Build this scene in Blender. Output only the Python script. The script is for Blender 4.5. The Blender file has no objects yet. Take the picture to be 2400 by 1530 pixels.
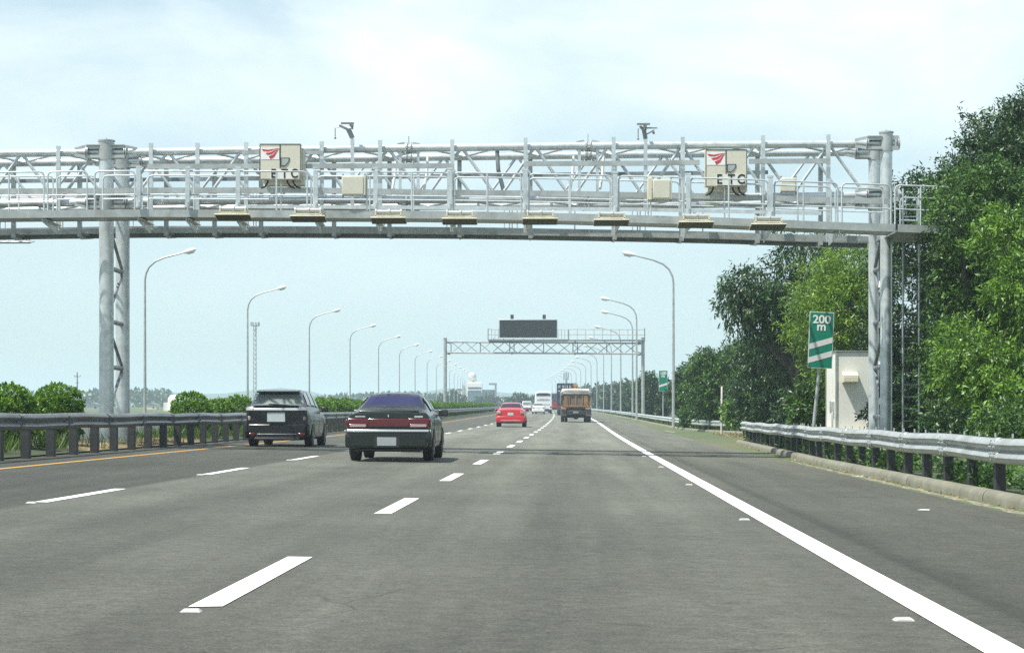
import bpy, bmesh, math, random
import numpy as np
from math import sin, cos, tan, pi, radians, sqrt, atan2
from mathutils import Vector, Matrix

SC = bpy.context.scene
COL = SC.collection
# ------------------------------------------------------------------ camera
F, H0, HC = 4900.0, 967.0, 1.0          # focal length in photo pixels, eye-level row, eye height
cam_d = bpy.data.cameras.new('camera')
cam = bpy.data.objects.new('camera', cam_d); COL.objects.link(cam)
cam.location = (0, 0, HC); cam.rotation_euler = (radians(90), 0, 0)
cam_d.sensor_width = 36; cam_d.lens = 36 * F / 2400
cam_d.shift_y = (H0 - 765) / 2400
cam_d.clip_start = 0.1; cam_d.clip_end = 20000
SC.camera = cam
# ------------------------------------------------------------------ sky, sun, exposure
SUN_EL = radians(62)
SUN_V = Vector((-0.86 * cos(SUN_EL), -0.51 * cos(SUN_EL), sin(SUN_EL))).normalized()
w = bpy.data.worlds.new('World'); SC.world = w; w.use_nodes = True
nt = w.node_tree; N = nt.nodes; Lk = nt.links
bg = N['Background']; bg.inputs['Strength'].default_value = 0.10
sky = N.new('ShaderNodeTexSky'); sky.sky_type = 'NISHITA'; sky.sun_disc = False
sky.sun_elevation = SUN_EL; sky.sun_rotation = atan2(SUN_V.x, SUN_V.y)
sky.altitude = 20; sky.air_density = 1.0; sky.dust_density = 0.9; sky.ozone_density = 2.2
tc = N.new('ShaderNodeTexCoord')
mp = N.new('ShaderNodeMapping'); mp.inputs['Scale'].default_value = (2.6, 2.6, 6.0)
mp.inputs['Location'].default_value = (0.35, 0.0, 0.12)
n1 = N.new('ShaderNodeTexNoise'); n1.inputs['Scale'].default_value = 1.9; n1.inputs['Detail'].default_value = 5
n1.inputs['Roughness'].default_value = 0.52; n1.inputs['Distortion'].default_value = 0.3
cr = N.new('ShaderNodeValToRGB')
cr.color_ramp.elements[0].position = 0.40; cr.color_ramp.elements[1].position = 0.66; cr.color_ramp.elements[0].color = (.10, .10, .10, 1)
mx = N.new('ShaderNodeMix'); mx.data_type = 'RGBA'
mx.inputs['B'].default_value = (9.0, 9.5, 9.4, 1)
ml = N.new('ShaderNodeMath'); ml.operation = 'MULTIPLY'; ml.inputs[1].default_value = 0.85
# clouds thicken with height above the horizon
sp = N.new('ShaderNodeSeparateXYZ')
mr = N.new('ShaderNodeMapRange'); mr.inputs['From Min'].default_value = 0.03; mr.inputs['From Max'].default_value = 0.20
mr.inputs['To Min'].default_value = 0.0; mr.inputs['To Max'].default_value = 1.0
m2 = N.new('ShaderNodeMath'); m2.operation = 'MULTIPLY'
Lk.new(tc.outputs['Generated'], mp.inputs['Vector']); Lk.new(mp.outputs['Vector'], n1.inputs['Vector'])
Lk.new(n1.outputs['Fac'], cr.inputs['Fac']); Lk.new(tc.outputs['Generated'], sp.inputs['Vector'])
mh = N.new('ShaderNodeMapRange'); mh.inputs['From Min'].default_value = .25; mh.inputs['From Max'].default_value = .6; mh.inputs['To Min'].default_value = 1; mh.inputs['To Max'].default_value = .3
mq = N.new('ShaderNodeMath'); mq.operation = 'MULTIPLY'; Lk.new(sp.outputs['Z'], mh.inputs['Value'])
Lk.new(sp.outputs['Z'], mr.inputs['Value']); Lk.new(mr.outputs['Result'], mq.inputs[0]); Lk.new(mh.outputs['Result'], mq.inputs[1]); Lk.new(mq.outputs[0], m2.inputs[0])
Lk.new(cr.outputs['Color'], m2.inputs[1]); Lk.new(m2.outputs[0], ml.inputs[0]); Lk.new(ml.outputs[0], mx.inputs['Factor'])
tn = N.new('ShaderNodeMix'); tn.data_type = 'RGBA'; tn.blend_type = 'MULTIPLY'; tn.inputs['Factor'].default_value = 1
tn.inputs['B'].default_value = (0.93, 1.03, 1.02, 1)       # humid, slightly green daylight
Lk.new(sky.outputs['Color'], tn.inputs['A']); sp0 = N.new('ShaderNodeSeparateXYZ'); Lk.new(tc.outputs['Generated'], sp0.inputs['Vector'])
mv = N.new('ShaderNodeMapRange'); mv.inputs['From Min'].default_value = .12; mv.inputs['From Max'].default_value = .55
mv.inputs['To Min'].default_value = .72; mv.inputs['To Max'].default_value = .12; Lk.new(sp0.outputs['Z'], mv.inputs['Value'])
hzm = N.new('ShaderNodeMix'); hzm.data_type = 'RGBA'; hzm.inputs['B'].default_value = (4.75, 6.08, 6.45, 1)   # milky low air
Lk.new(mv.outputs['Result'], hzm.inputs['Factor']); Lk.new(tn.outputs['Result'], hzm.inputs['A']); Lk.new(hzm.outputs['Result'], mx.inputs['A']); Lk.new(mx.outputs['Result'], bg.inputs['Color'])
sd = bpy.data.lights.new('sun', 'SUN'); sd.energy = 5.0; sd.angle = radians(0.6); sd.color = (1.0, 0.965, 0.90)
so = bpy.data.objects.new('sun', sd); COL.objects.link(so)
so.rotation_euler = SUN_V.to_track_quat('Z', 'Y').to_euler(); so.location = (-30, -20, 60)
SC.view_settings.view_transform = 'Standard'; SC.view_settings.look = 'None'
SC.view_settings.exposure = 0.54; SC.view_settings.gamma = 1.0
SC.cycles.use_denoising = False; SC.cycles.max_bounces = 6; SC.cycles.volume_bounces = 1
SC.cycles.transparent_max_bounces = 8; SC.cycles.sample_clamp_indirect = 8

# ------------------------------------------------------------------ the lie of the road
def xl(Y):                      # the line between middle and outer lane
    Y = min(Y, 1300)
    return -1.9 + 0.03 * Y - 3.4e-5 * max(0, Y - 120) ** 2
def hd(Y):                      # heading (dx/dy)
    return 0.03 - 6.8e-5 * max(0, min(Y, 1300) - 120)
def g(Y):
    if Y < 55: return 0.0
    if Y < 135: return 0.0042 * (Y - 55) ** 2 / 160
    return 0.168 + 0.0042 * (min(Y, 900) - 135)
def zr(s, Y):
    return g(Y) - 0.015 * max(-9.0, min(8.6, s))
def R(s, Y, dz=0.0):
    return Vector((xl(Y) + s, Y, zr(s, Y) + dz))
def P(u, v, Y):                 # reading of the photograph at a known distance
    return Vector(((u - 1200) * Y / F, Y, HC + (H0 - v) * Y / F))
def frange(a, b, st):
    out = []; x = a
    while x < b - 1e-6: out.append(x); x += st
    out.append(b); return out
def ip(x, pts):
    if x <= pts[0][0]: (a, b), (c, d) = pts[0], pts[1]
    elif x >= pts[-1][0]: (a, b), (c, d) = pts[-2], pts[-1]
    else:
        for k in range(len(pts) - 1):
            if pts[k][0] <= x <= pts[k + 1][0]: (a, b), (c, d) = pts[k], pts[k + 1]; break
    return b + (d - b) * (x - a) / (c - a)
def ipc(x, pts):
    return ip(min(max(x, pts[0][0]), pts[-1][0]), pts)

# ------------------------------------------------------------------ materials
def mat(name, col, rough=0.6, metal=0.0, var=0.0, vscale=6.0, spec=0.5, bump=0.0, bscale=40.0, dirt=None, dscale=2.0, dlo=.5, dhi=.7, stretch=None):
    m = bpy.data.materials.new(name); m.use_nodes = True
    t = m.node_tree; b = t.nodes['Principled BSDF']
    b.inputs['Roughness'].default_value = rough; b.inputs['Metallic'].default_value = metal
    b.inputs['Specular IOR Level'].default_value = spec
    c = (*col, 1) if len(col) == 3 else col
    b.inputs['Base Color'].default_value = c
    src = None
    if var or dirt or bump:
        co = t.nodes.new('ShaderNodeTexCoord'); vec = co.outputs['Object']
        if stretch:
            mpn = t.nodes.new('ShaderNodeMapping'); mpn.inputs['Scale'].default_value = stretch
            t.links.new(vec, mpn.inputs['Vector']); vec = mpn.outputs['Vector']
    if var:
        n = t.nodes.new('ShaderNodeTexNoise'); n.inputs['Scale'].default_value = vscale; n.inputs['Detail'].default_value = 5
        t.links.new(vec, n.inputs['Vector'])
        r = t.nodes.new('ShaderNodeValToRGB')
        r.color_ramp.elements[0].position = .3; r.color_ramp.elements[1].position = .7
        r.color_ramp.elements[0].color = (*[x * (1 - var) for x in c[:3]], 1)
        r.color_ramp.elements[1].color = (*[min(1, x * (1 + var)) for x in c[:3]], 1)
        t.links.new(n.outputs['Fac'], r.inputs['Fac']); src = r.outputs['Color']
    if dirt:
        n = t.nodes.new('ShaderNodeTexNoise'); n.inputs['Scale'].default_value = dscale; n.inputs['Detail'].default_value = 8
        n.inputs['Roughness'].default_value = .65
        t.links.new(vec, n.inputs['Vector'])
        r = t.nodes.new('ShaderNodeValToRGB'); r.color_ramp.elements[0].position = dlo; r.color_ramp.elements[1].position = dhi
        x = t.nodes.new('ShaderNodeMix'); x.data_type = 'RGBA'; x.inputs['B'].default_value = (*dirt, 1)
        t.links.new(n.outputs['Fac'], r.inputs['Fac']); t.links.new(r.outputs['Color'], x.inputs['Factor'])
        if src: t.links.new(src, x.inputs['A'])
        else: x.inputs['A'].default_value = c
        src = x.outputs['Result']
    if src: t.links.new(src, b.inputs['Base Color'])
    if bump:
        n = t.nodes.new('ShaderNodeTexNoise'); n.inputs['Scale'].default_value = bscale; n.inputs['Detail'].default_value = 4
        bp = t.nodes.new('ShaderNodeBump'); bp.inputs['Strength'].default_value = bump; bp.inputs['Distance'].default_value = .01
        t.links.new(vec, n.inputs['Vector']); t.links.new(n.outputs['Fac'], bp.inputs['Height']); t.links.new(bp.outputs['Normal'], b.inputs['Normal'])
    return m

def asphalt(name, base, main=True):
    m = bpy.data.materials.new(name); m.use_nodes = True
    t = m.node_tree; b = t.nodes['Principled BSDF']; nn = t.nodes.new; ln = t.links.new
    b.inputs['Roughness'].default_value = .8; b.inputs['Specular IOR Level'].default_value = .25
    b.inputs['Sheen Weight'].default_value = .22; b.inputs['Sheen Roughness'].default_value = .07; b.inputs['Sheen Tint'].default_value = (.9, .9, .8, 1)
    co = nn('ShaderNodeTexCoord'); uv = nn('ShaderNodeUVMap'); uv.uv_map = 'UVMap'
    def noise(vec, sc, det=4, ro=.6):
        n = nn('ShaderNodeTexNoise'); n.inputs['Scale'].default_value = sc; n.inputs['Detail'].default_value = det
        n.inputs['Roughness'].default_value = ro; ln(vec, n.inputs['Vector']); return n.outputs['Fac']
    def rng(v, a, c, lo, hi):
        r = nn('ShaderNodeMapRange'); r.inputs['From Min'].default_value = a; r.inputs['From Max'].default_value = c
        r.inputs['To Min'].default_value = lo; r.inputs['To Max'].default_value = hi; ln(v, r.inputs['Value']); return r.outputs['Result']
    def mul(a, c):
        x = nn('ShaderNodeMath'); x.operation = 'MULTIPLY'; ln(a, x.inputs[0])
        if isinstance(c, float): x.inputs[1].default_value = c
        else: ln(c, x.inputs[1])
        return x.outputs[0]
    agg = mul(rng(noise(co.outputs['Object'], 60, 3, .75), .30, .70, .50, 1.55), rng(noise(co.outputs['Object'], 7, 6, .8), .3, .7, .70, 1.30))
    mp = nn('ShaderNodeMapping'); mp.inputs['Scale'].default_value = (1.1, .045, 1); ln(uv.outputs['UV'], mp.inputs['Vector'])
    streak = rng(noise(mp.outputs['Vector'], 1.6, 4, .55), .3, .7, .80, 1.18)
    patch = rng(noise(co.outputs['Object'], .35, 5, .6), .3, .7, .88, 1.12)
    f = mul(mul(agg, streak), patch)
    if main:
        sx = nn('ShaderNodeSeparateXYZ'); ln(uv.outputs['UV'], sx.inputs['Vector'])
        r = nn('ShaderNodeValToRGB'); r.color_ramp.interpolation = 'LINEAR'
        e = r.color_ramp.elements
        rows = [(-8.7, .50), (-3.95, .52), (-3.80, .54), (-3.66, 1.0), (-2.9, 1.05), (-1.85, .80), (-.9, 1.04), (0, .93), (.85, 1.08), (1.78, .78), (2.7, 1.08), (3.6, .98), (3.95, .76), (4.15, .72), (4.24, .48), (4.36, .70), (6.6, .80), (7.0, .95), (9., .98)]
        def pos(s): return (s + 9) / 18.0
        for k, (s, val) in enumerate(rows):
            el = e[k] if k < 2 else e.new(pos(s))
            el.position = pos(s); el.color = (val * .5, val * .5, val * .5, 1)
        # keep the ramp lookup in 0..1
        ln(rng(sx.outputs['X'], -9, 9, 0, 1), r.inputs['Fac'])
        f = mul(f, r.outputs['Color']); f = mul(f, 2.0)
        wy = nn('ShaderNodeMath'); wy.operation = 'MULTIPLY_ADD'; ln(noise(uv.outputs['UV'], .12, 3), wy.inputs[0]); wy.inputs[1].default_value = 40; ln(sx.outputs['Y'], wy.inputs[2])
        f = mul(f, rng(wy.outputs[0], 24, 95, 1.0, 2.25))       # grazing-view brightening put into the colour, paler with distance
        tint = nn('ShaderNodeValToRGB'); te = tint.color_ramp.elements
        te[0].position = pos(3.7); te[1].position = pos(4.4)
        te[0].color = (base[0], base[1], base[2], 1); te[1].color = (base[0] * 1.0, base[1] * 1.0, base[2] * .97, 1)
        ln(rng(sx.outputs['X'], -9, 9, 0, 1), tint.inputs['Fac']); tsrc = tint.outputs['Color']
    x = nn('ShaderNodeMix'); x.data_type = 'RGBA'; x.blend_type = 'MULTIPLY'; x.inputs['Factor'].default_value = 1
    if main: ln(tsrc, x.inputs['A'])
    else: x.inputs['A'].default_value = (*base, 1)
    ln(f, x.inputs['B'])
    vn = nn('ShaderNodeTexVoronoi'); vn.feature = 'DISTANCE_TO_EDGE'; vn.inputs['Scale'].default_value = .42
    dz = nn('ShaderNodeMix'); dz.data_type = 'RGBA'; dz.inputs['Factor'].default_value = .10; nzz = nn('ShaderNodeTexNoise'); nzz.inputs['Scale'].default_value = 2.2; nzz.inputs['Detail'].default_value = 6
    ln(co.outputs['Object'], nzz.inputs['Vector']); ln(co.outputs['Object'], dz.inputs['A']); ln(nzz.outputs['Color'], dz.inputs['B']); ln(dz.outputs['Result'], vn.inputs['Vector'])
    crk = rng(vn.outputs['Distance'], .0, .0055, 1.0, 0.0)
    crk = mul(crk, rng(noise(co.outputs['Object'], .16, 3), .52, .60, 0, .45))
    inv = nn('ShaderNodeMath'); inv.operation = 'SUBTRACT'; inv.inputs[0].default_value = 1.0; ln(crk, inv.inputs[1])
    f2 = nn('ShaderNodeMix'); f2.data_type = 'RGBA'; f2.blend_type = 'MULTIPLY'; f2.inputs['Factor'].default_value = 1; ln(x.outputs['Result'], f2.inputs['A']); ln(inv.outputs[0], f2.inputs['B']); x = f2
    # pale stone chips
    chip = rng(noise(co.outputs['Object'], 23, 2, .8), .70, .74, 0, .55)
    y = nn('ShaderNodeMix'); y.data_type = 'RGBA'; y.inputs['B'].default_value = (.20, .20, .18, 1)
    ln(chip, y.inputs['Factor']); ln(x.outputs['Result'], y.inputs['A']); ln(y.outputs['Result'], b.inputs['Base Color'])
    bp = nn('ShaderNodeBump'); bp.inputs['Strength'].default_value = .18; bp.inputs['Distance'].default_value = .005
    ln(agg, bp.inputs['Height']); ln(bp.outputs['Normal'], b.inputs['Normal'])
    return m

def leafmat(name, dark, light, trans=.3):
    m = bpy.data.materials.new(name); m.use_nodes = True
    t = m.node_tree; b = t.nodes['Principled BSDF']
    a = t.nodes.new('ShaderNodeAttribute'); a.attribute_name = 'tint'
    r = t.nodes.new('ShaderNodeValToRGB')
    r.color_ramp.elements[0].color = (*dark, 1); r.color_ramp.elements[1].color = (*light, 1)
    t.links.new(a.outputs['Fac'], r.inputs['Fac']); t.links.new(r.outputs['Color'], b.inputs['Base Color'])
    b.inputs['Roughness'].default_value = .42; b.inputs['Specular IOR Level'].default_value = .45
    tr = t.nodes.new('ShaderNodeBsdfTranslucent'); t.links.new(r.outputs['Color'], tr.inputs['Color'])
    mxs = t.nodes.new('ShaderNodeMixShader'); mxs.inputs['Fac'].default_value = trans
    o = t.nodes['Material Output']
    t.links.new(b.outputs['BSDF'], mxs.inputs[1]); t.links.new(tr.outputs['BSDF'], mxs.inputs[2]); t.links.new(mxs.outputs['Shader'], o.inputs['Surface'])
    return m

M = {}
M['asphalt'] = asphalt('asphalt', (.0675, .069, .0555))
M['asphalt_far'] = asphalt('asphalt_far', (.07, .073, .068), False)
M['white_paint'] = mat('white_paint', (.82, .82, .77), .6, var=.06, vscale=9, dirt=(.30, .30, .27), dscale=11, dlo=.56, dhi=.80)
M['yellow_paint'] = mat('yellow_paint', (.46, .26, .06), .6, var=.12, vscale=5, dirt=(.30, .22, .12), dscale=5, dlo=.5, dhi=.8)
M['faded_paint'] = mat('faded_paint', (.55, .42, .30), .7, var=.15, vscale=4, dirt=(.2, .19, .17), dscale=6, dlo=.42, dhi=.6)
M['galv'] = mat('galvanised_steel', (.60, .64, .64), .36, .5, var=.10, vscale=7, spec=.5, dirt=(.34, .37, .37), dscale=3.0, dlo=.50, dhi=.80)
M['galv_dark'] = mat('weathered_steel', (.28, .31, .32), .45, .55, var=.14, vscale=6, dirt=(.16, .17, .17), dscale=2.5, dlo=.45, dhi=.75)
M['galv_old'] = mat('old_galvanised', (.44, .47, .455), .44, .5, var=.10, vscale=5, dirt=(.26, .26, .23), dscale=1.8, dlo=.45, dhi=.78)
M['rail_dull'] = mat('dull_rail', (.20, .215, .22), .40, .5, var=.10, vscale=4, dirt=(.10, .11, .11), dscale=1.5, dlo=.45, dhi=.75)
M['post_dark'] = mat('dark_post', (.032, .033, .034), .6, .1, var=.2, vscale=6, dirt=(.075, .07, .06), dscale=3, dlo=.5, dhi=.8)
M['beige'] = mat('beige_enamel', (.60, .58, .47), .5, var=.06, vscale=3, dirt=(.46, .44, .35), dscale=2.5, dlo=.5, dhi=.85)
M['cream'] = mat('cream_panel', (.70, .70, .62), .55, var=.04, vscale=2, dirt=(.46, .44, .36), dscale=2.0, dlo=.55, dhi=.9, stretch=(1, 1, .25))
M['offwhite'] = mat('off_white_film', (.78, .78, .74), .45, var=.02)
M['black'] = mat('black_film', (.015, .015, .017), .5, var=.1)
M['red_film'] = mat('red_film', (.50, .035, .05), .45, var=.08)
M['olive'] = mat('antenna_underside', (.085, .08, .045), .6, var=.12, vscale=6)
M['antenna_top'] = mat('antenna_cream', (.64, .60, .44), .5, var=.06)
M['rubber'] = mat('rubber', (.018, .018, .018), .8, var=.2, bump=.2)
M['green_sign'] = mat('green_sheeting', (.0, .19, .115), .35, var=.07, vscale=3)
M['silver_sheet'] = mat('silver_sheeting', (.62, .63, .60), .45, var=.05)
M['screen'] = mat('unlit_led_matrix', (.026, .034, .036), .55, var=.2, vscale=60, bump=.3, bscale=80)
M['concrete'] = mat('concrete', (.19, .185, .14), .85, var=.14, vscale=5, bump=.3, bscale=30, dirt=(.11, .11, .07), dscale=1.4, dlo=.45, dhi=.72)
M['concrete_pale'] = mat('pale_concrete', (.55, .53, .47), .85, var=.10, vscale=4, bump=.2, dirt=(.34, .32, .26), dscale=2, dlo=.5, dhi=.8)
M['soil'] = mat('dry_soil', (.23, .16, .085), .95, var=.25, vscale=3, bump=.6, bscale=9, dirt=(.08, .10, .035), dscale=1.2, dlo=.45, dhi=.62)
M['verge'] = mat('verge_soil', (.05, .06, .028), .95, var=.3, vscale=3, bump=.6, bscale=9, dirt=(.035, .06, .018), dscale=.9, dlo=.42, dhi=.6)
M['field'] = mat('field', (.075, .105, .04), .95, var=.3, vscale=.05, dirt=(.12, .12, .06), dscale=.02, dlo=.45, dhi=.65)
M['bark'] = mat('bark', (.075, .065, .05), .9, var=.3, vscale=8, bump=.6, bscale=18, stretch=(1, 1, .25))
M['leaf_dark'] = leafmat('dark_leaf', (.006, .022, .006), (.066, .15, .030), .16)
M['leaf_mid'] = leafmat('mid_leaf', (.008, .032, .006), (.12, .25, .034), .2)
M['leaf_bright'] = leafmat('bright_leaf', (.02, .075, .008), (.24, .42, .045), .25)
M['leaf_bamboo'] = leafmat('yellow_green_leaf', (.06, .14, .015), (.27, .43, .05), .3)
M['leaf_hedge'] = leafmat('hedge_leaf', (.03, .095, .008), (.26, .48, .035), .3)
M['leaf_grass'] = leafmat('grass_blade', (.035, .085, .014), (.13, .21, .035), .3)
M['leaf_dry'] = leafmat('dry_grass_blade', (.22, .15, .06), (.48, .36, .16), .3)
M['leaf_far'] = leafmat('far_leaf', (.03, .06, .025), (.07, .115, .04), .2)

# ------------------------------------------------------------------ mesh helpers
class MB:
    def __init__(s): s.v = []; s.f = []; s.mi = []; s.m = 0
    def add(s, vs, fs):
        o = len(s.v); s.v += [tuple(p) for p in vs]
        for f in fs: s.f.append(tuple(i + o for i in f)); s.mi.append(s.m)
        return s
    def box(s, c, size, rz=0, rx=0, ry=0, taper=1.0):
        hx, hy, hz = size[0] / 2, size[1] / 2, size[2] / 2
        mt = Matrix.Rotation(rz, 3, 'Z') @ Matrix.Rotation(ry, 3, 'Y') @ Matrix.Rotation(rx, 3, 'X')
        vs = []
        for z in (-1, 1):
            k = taper if z > 0 else 1
            for x, y in ((-1, -1), (1, -1), (1, 1), (-1, 1)):
                vs.append(Vector(c) + mt @ Vector((x * hx * k, y * hy * k, z * hz)))
        return s.add(vs, [(3, 2, 1, 0), (4, 5, 6, 7), (0, 1, 5, 4), (1, 2, 6, 5), (2, 3, 7, 6), (3, 0, 4, 7)])
    def beam(s, a, b, wdt, hgt):                       # rectangular bar between two points
        a = Vector(a); b = Vector(b); d = (b - a).normalized()
        up = Vector((0, 0, 1)) if abs(d.z) < .95 else Vector((0, 1, 0))
        sd_ = d.cross(up).normalized(); up = sd_.cross(d).normalized()
        vs = []
        for p in (a, b):
            for x, z in ((-1, -1), (1, -1), (1, 1), (-1, 1)): vs.append(p + sd_ * x * wdt / 2 + up * z * hgt / 2)
        return s.add(vs, [(0, 1, 2, 3), (7, 6, 5, 4), (0, 4, 5, 1), (1, 5, 6, 2), (2, 6, 7, 3), (3, 7, 4, 0)])
    def tube(s, pts, r, n=10, cap=True):
        pts = [Vector(p) for p in pts]; k = len(pts)
        rs = r if isinstance(r, (list, tuple)) else [r] * k
        prev = None; rings = []
        for i in range(k):
            d = (pts[min(i + 1, k - 1)] - pts[max(i - 1, 0)]).normalized()
            if prev is None:
                a = Vector((0, 0, 1)) if abs(d.z) < .9 else Vector((1, 0, 0))
                x = d.cross(a).normalized()
            else: x = (prev - d * prev.dot(d)).normalized()
            y = d.cross(x).normalized(); prev = x
            rings.append([pts[i] + (x * cos(2 * pi * j / n) + y * sin(2 * pi * j / n)) * rs[i] for j in range(n)])
        vs = [p for rg in rings for p in rg]; fs = []
        for i in range(k - 1):
            for j in range(n):
                j2 = (j + 1) % n
                fs.append((i * n + j, i * n + j2, (i + 1) * n + j2, (i + 1) * n + j))
        if cap:
            fs.append(tuple(range(n - 1, -1, -1))); fs.append(tuple((k - 1) * n + j for j in range(n)))
        return s.add(vs, fs)
    def poly(s, outline, thick, o, ex, ey):             # extruded flat outline in the plane ex, ey
        ex = Vector(ex); ey = Vector(ey); nz = ex.cross(ey).normalized(); o = Vector(o); n = len(outline)
        a = [o + ex * x + ey * y for x, y in outline]
        vs = [p - nz * thick / 2 for p in a] + [p + nz * thick / 2 for p in a]
        fs = [tuple(range(n - 1, -1, -1)), tuple(range(n, 2 * n))]
        for i in range(n): j = (i + 1) % n; fs.append((i, j, n + j, n + i))
        return s.add(vs, fs)
    def sweep(s, prof, path, side):                     # open profile [(off, z)] along a path; side(i) = sideways unit vector
        k = len(prof); vs = []; fs = []
        for i, p in enumerate(path):
            sv = side[i]
            for (o, z) in prof: vs.append(Vector(p) + sv * o + Vector((0, 0, z)))
        for i in range(len(path) - 1):
            for j in range(k - 1):
                fs.append((i * k + j, i * k + j + 1, (i + 1) * k + j + 1, (i + 1) * k + j))
        return s.add(vs, fs)
    def sphere(s, c, r, n=12, m=8, sx=1, sy=1, sz=1, z0=-1.0):
        vs = []; fs = []
        for i in range(m + 1):
            th = pi * i / m
            for j in range(n):
                vs.append((c[0] + r * sx * sin(th) * cos(2 * pi * j / n), c[1] + r * sy * sin(th) * sin(2 * pi * j / n), c[2] + r * sz * max(z0, cos(th))))
        for i in range(m):
            for j in range(n): fs.append((i * n + j, (i + 1) * n + j, (i + 1) * n + (j + 1) % n, i * n + (j + 1) % n))
        return s.add(vs, fs)
    def build(s, name, m, parent=None, smooth=True, bevel=0, subsurf=0, solid=0, org=None):
        me = bpy.data.meshes.new(name)
        off = org if org is not None else (world_org(parent) if parent is not None else Vector((0, 0, 0)))
        me.from_pydata([(v[0] - off[0], v[1] - off[1], v[2] - off[2]) for v in s.v], [], s.f)
        for x in (m if isinstance(m, (list, tuple)) else [m]): me.materials.append(x)
        if any(s.mi): me.polygons.foreach_set('material_index', s.mi)
        bm = bmesh.new(); bm.from_mesh(me); bmesh.ops.recalc_face_normals(bm, faces=bm.faces); bm.to_mesh(me); bm.free()
        o = bpy.data.objects.new(name, me); COL.objects.link(o)
        if parent is not None: o.parent = parent
        elif org is not None: o.location = org
        if solid:
            x = o.modifiers.new('solid', 'SOLIDIFY'); x.thickness = solid; x.offset = 0
        if bevel:
            x = o.modifiers.new('bevel', 'BEVEL'); x.width = bevel; x.segments = 2; x.limit_method = 'ANGLE'; x.angle_limit = radians(40)
        if subsurf:
            x = o.modifiers.new('sub', 'SUBSURF'); x.levels = subsurf; x.render_levels = subsurf
        if smooth:
            me.polygons.foreach_set('use_smooth', [True] * len(me.polygons))
            if not subsurf: me.set_sharp_from_angle(angle=radians(38))
        return o
def world_org(o):
    p = Vector((0, 0, 0))
    while o is not None:
        if o.get('_local'): return Vector((0, 0, 0))
        p += o.location; o = o.parent
    return p
def tag(o, label=None, cat=None, group=None, kind=None):
    if label: o['label'] = label
    if cat: o['category'] = cat
    if group: o['group'] = group
    if kind: o['kind'] = kind
    return o
LOCAL = []
def thing(name, label, cat, loc=(0, 0, 0), rz=0, group=None, local=False):
    o = bpy.data.objects.new(name, None); COL.objects.link(o)
    o.location = loc; o.rotation_euler = (0, 0, rz); o.empty_display_size = .3
    tag(o, label, cat, group)
    if local: o['_local'] = 1; LOCAL.append(o)
    return o
def copy_tree(o, parent=None):
    c = o.copy(); COL.objects.link(c); c.parent = parent
    for ch in [x for x in o.children]: copy_tree(ch, c)
    return c
def structure(o): o['kind'] = 'structure'; return o
def text_part(name, txt, size, m, parent, loc, ext=.004, rot=(pi / 2, 0, 0), sx=1.0, space=1.0, off=.0, bold=0.0):
    cu = bpy.data.curves.new(name, 'FONT'); cu.body = txt; cu.size = size; cu.extrude = ext
    cu.align_x = 'CENTER'; cu.align_y = 'CENTER'; cu.space_character = space; cu.offset = bold
    tmp = bpy.data.objects.new('tmp', cu); COL.objects.link(tmp)
    dg = bpy.context.evaluated_depsgraph_get(); me = bpy.data.meshes.new_from_object(tmp.evaluated_get(dg))
    bpy.data.objects.remove(tmp); bpy.data.curves.remove(cu)
    me.transform(Matrix.LocRotScale(Vector(loc), Matrix.Rotation(rot[1], 3, 'Y') @ Matrix.Rotation(rot[0], 3, 'X'), Vector((sx, 1, 1))))
    me.materials.clear(); me.materials.append(m); me.name = name
    o = bpy.data.objects.new(name, me); COL.objects.link(o); o.parent = parent
    return o
ORD = ['first', 'second', 'third', 'fourth', 'fifth', 'sixth', 'seventh', 'eighth', 'ninth', 'tenth', 'eleventh', 'twelfth', 'thirteenth', 'fourteenth', 'fifteenth', 'sixteenth', 'seventeenth', 'eighteenth', 'nineteenth', 'twentieth']

# ------------------------------------------------------------------ leaves
def leaf_object(name, base, dirs, Ls, Ws, tint, m, parent=None, org=(0, 0, 0), rng=None, upbias=.5):
    n = len(base); rng = rng or np.random.default_rng(1)
    d = dirs / np.linalg.norm(dirs, axis=1, keepdims=True)
    r = rng.normal(size=(n, 3)); r[:, 2] += upbias * 2
    side = np.cross(d, r); side /= np.linalg.norm(side, axis=1, keepdims=True) + 1e-9
    b = base - np.array(org)[None, :]
    V = np.empty((n, 4, 3), np.float32)
    V[:, 0] = b; V[:, 2] = b + d * Ls[:, None]
    mid = b + d * (Ls * .42)[:, None]
    V[:, 1] = mid + side * (Ws / 2)[:, None]; V[:, 3] = mid - side * (Ws / 2)[:, None]
    me = bpy.data.meshes.new(name)
    me.vertices.add(n * 4); me.vertices.foreach_set('co', V.reshape(-1))
    me.loops.add(n * 4); me.loops.foreach_set('vertex_index', np.arange(n * 4, dtype=np.int32))
    me.polygons.add(n); me.polygons.foreach_set('loop_start', np.arange(0, n * 4, 4, dtype=np.int32))
    me.update(calc_edges=True)
    at = me.attributes.new('tint', 'FLOAT', 'FACE'); at.data.foreach_set('value', np.clip(tint, 0, 1).astype(np.float32))
    me.materials.append(m)
    o = bpy.data.objects.new(name, me); COL.objects.link(o)
    if parent is not None: o.parent = parent
    else: o.location = org
    return o
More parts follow.
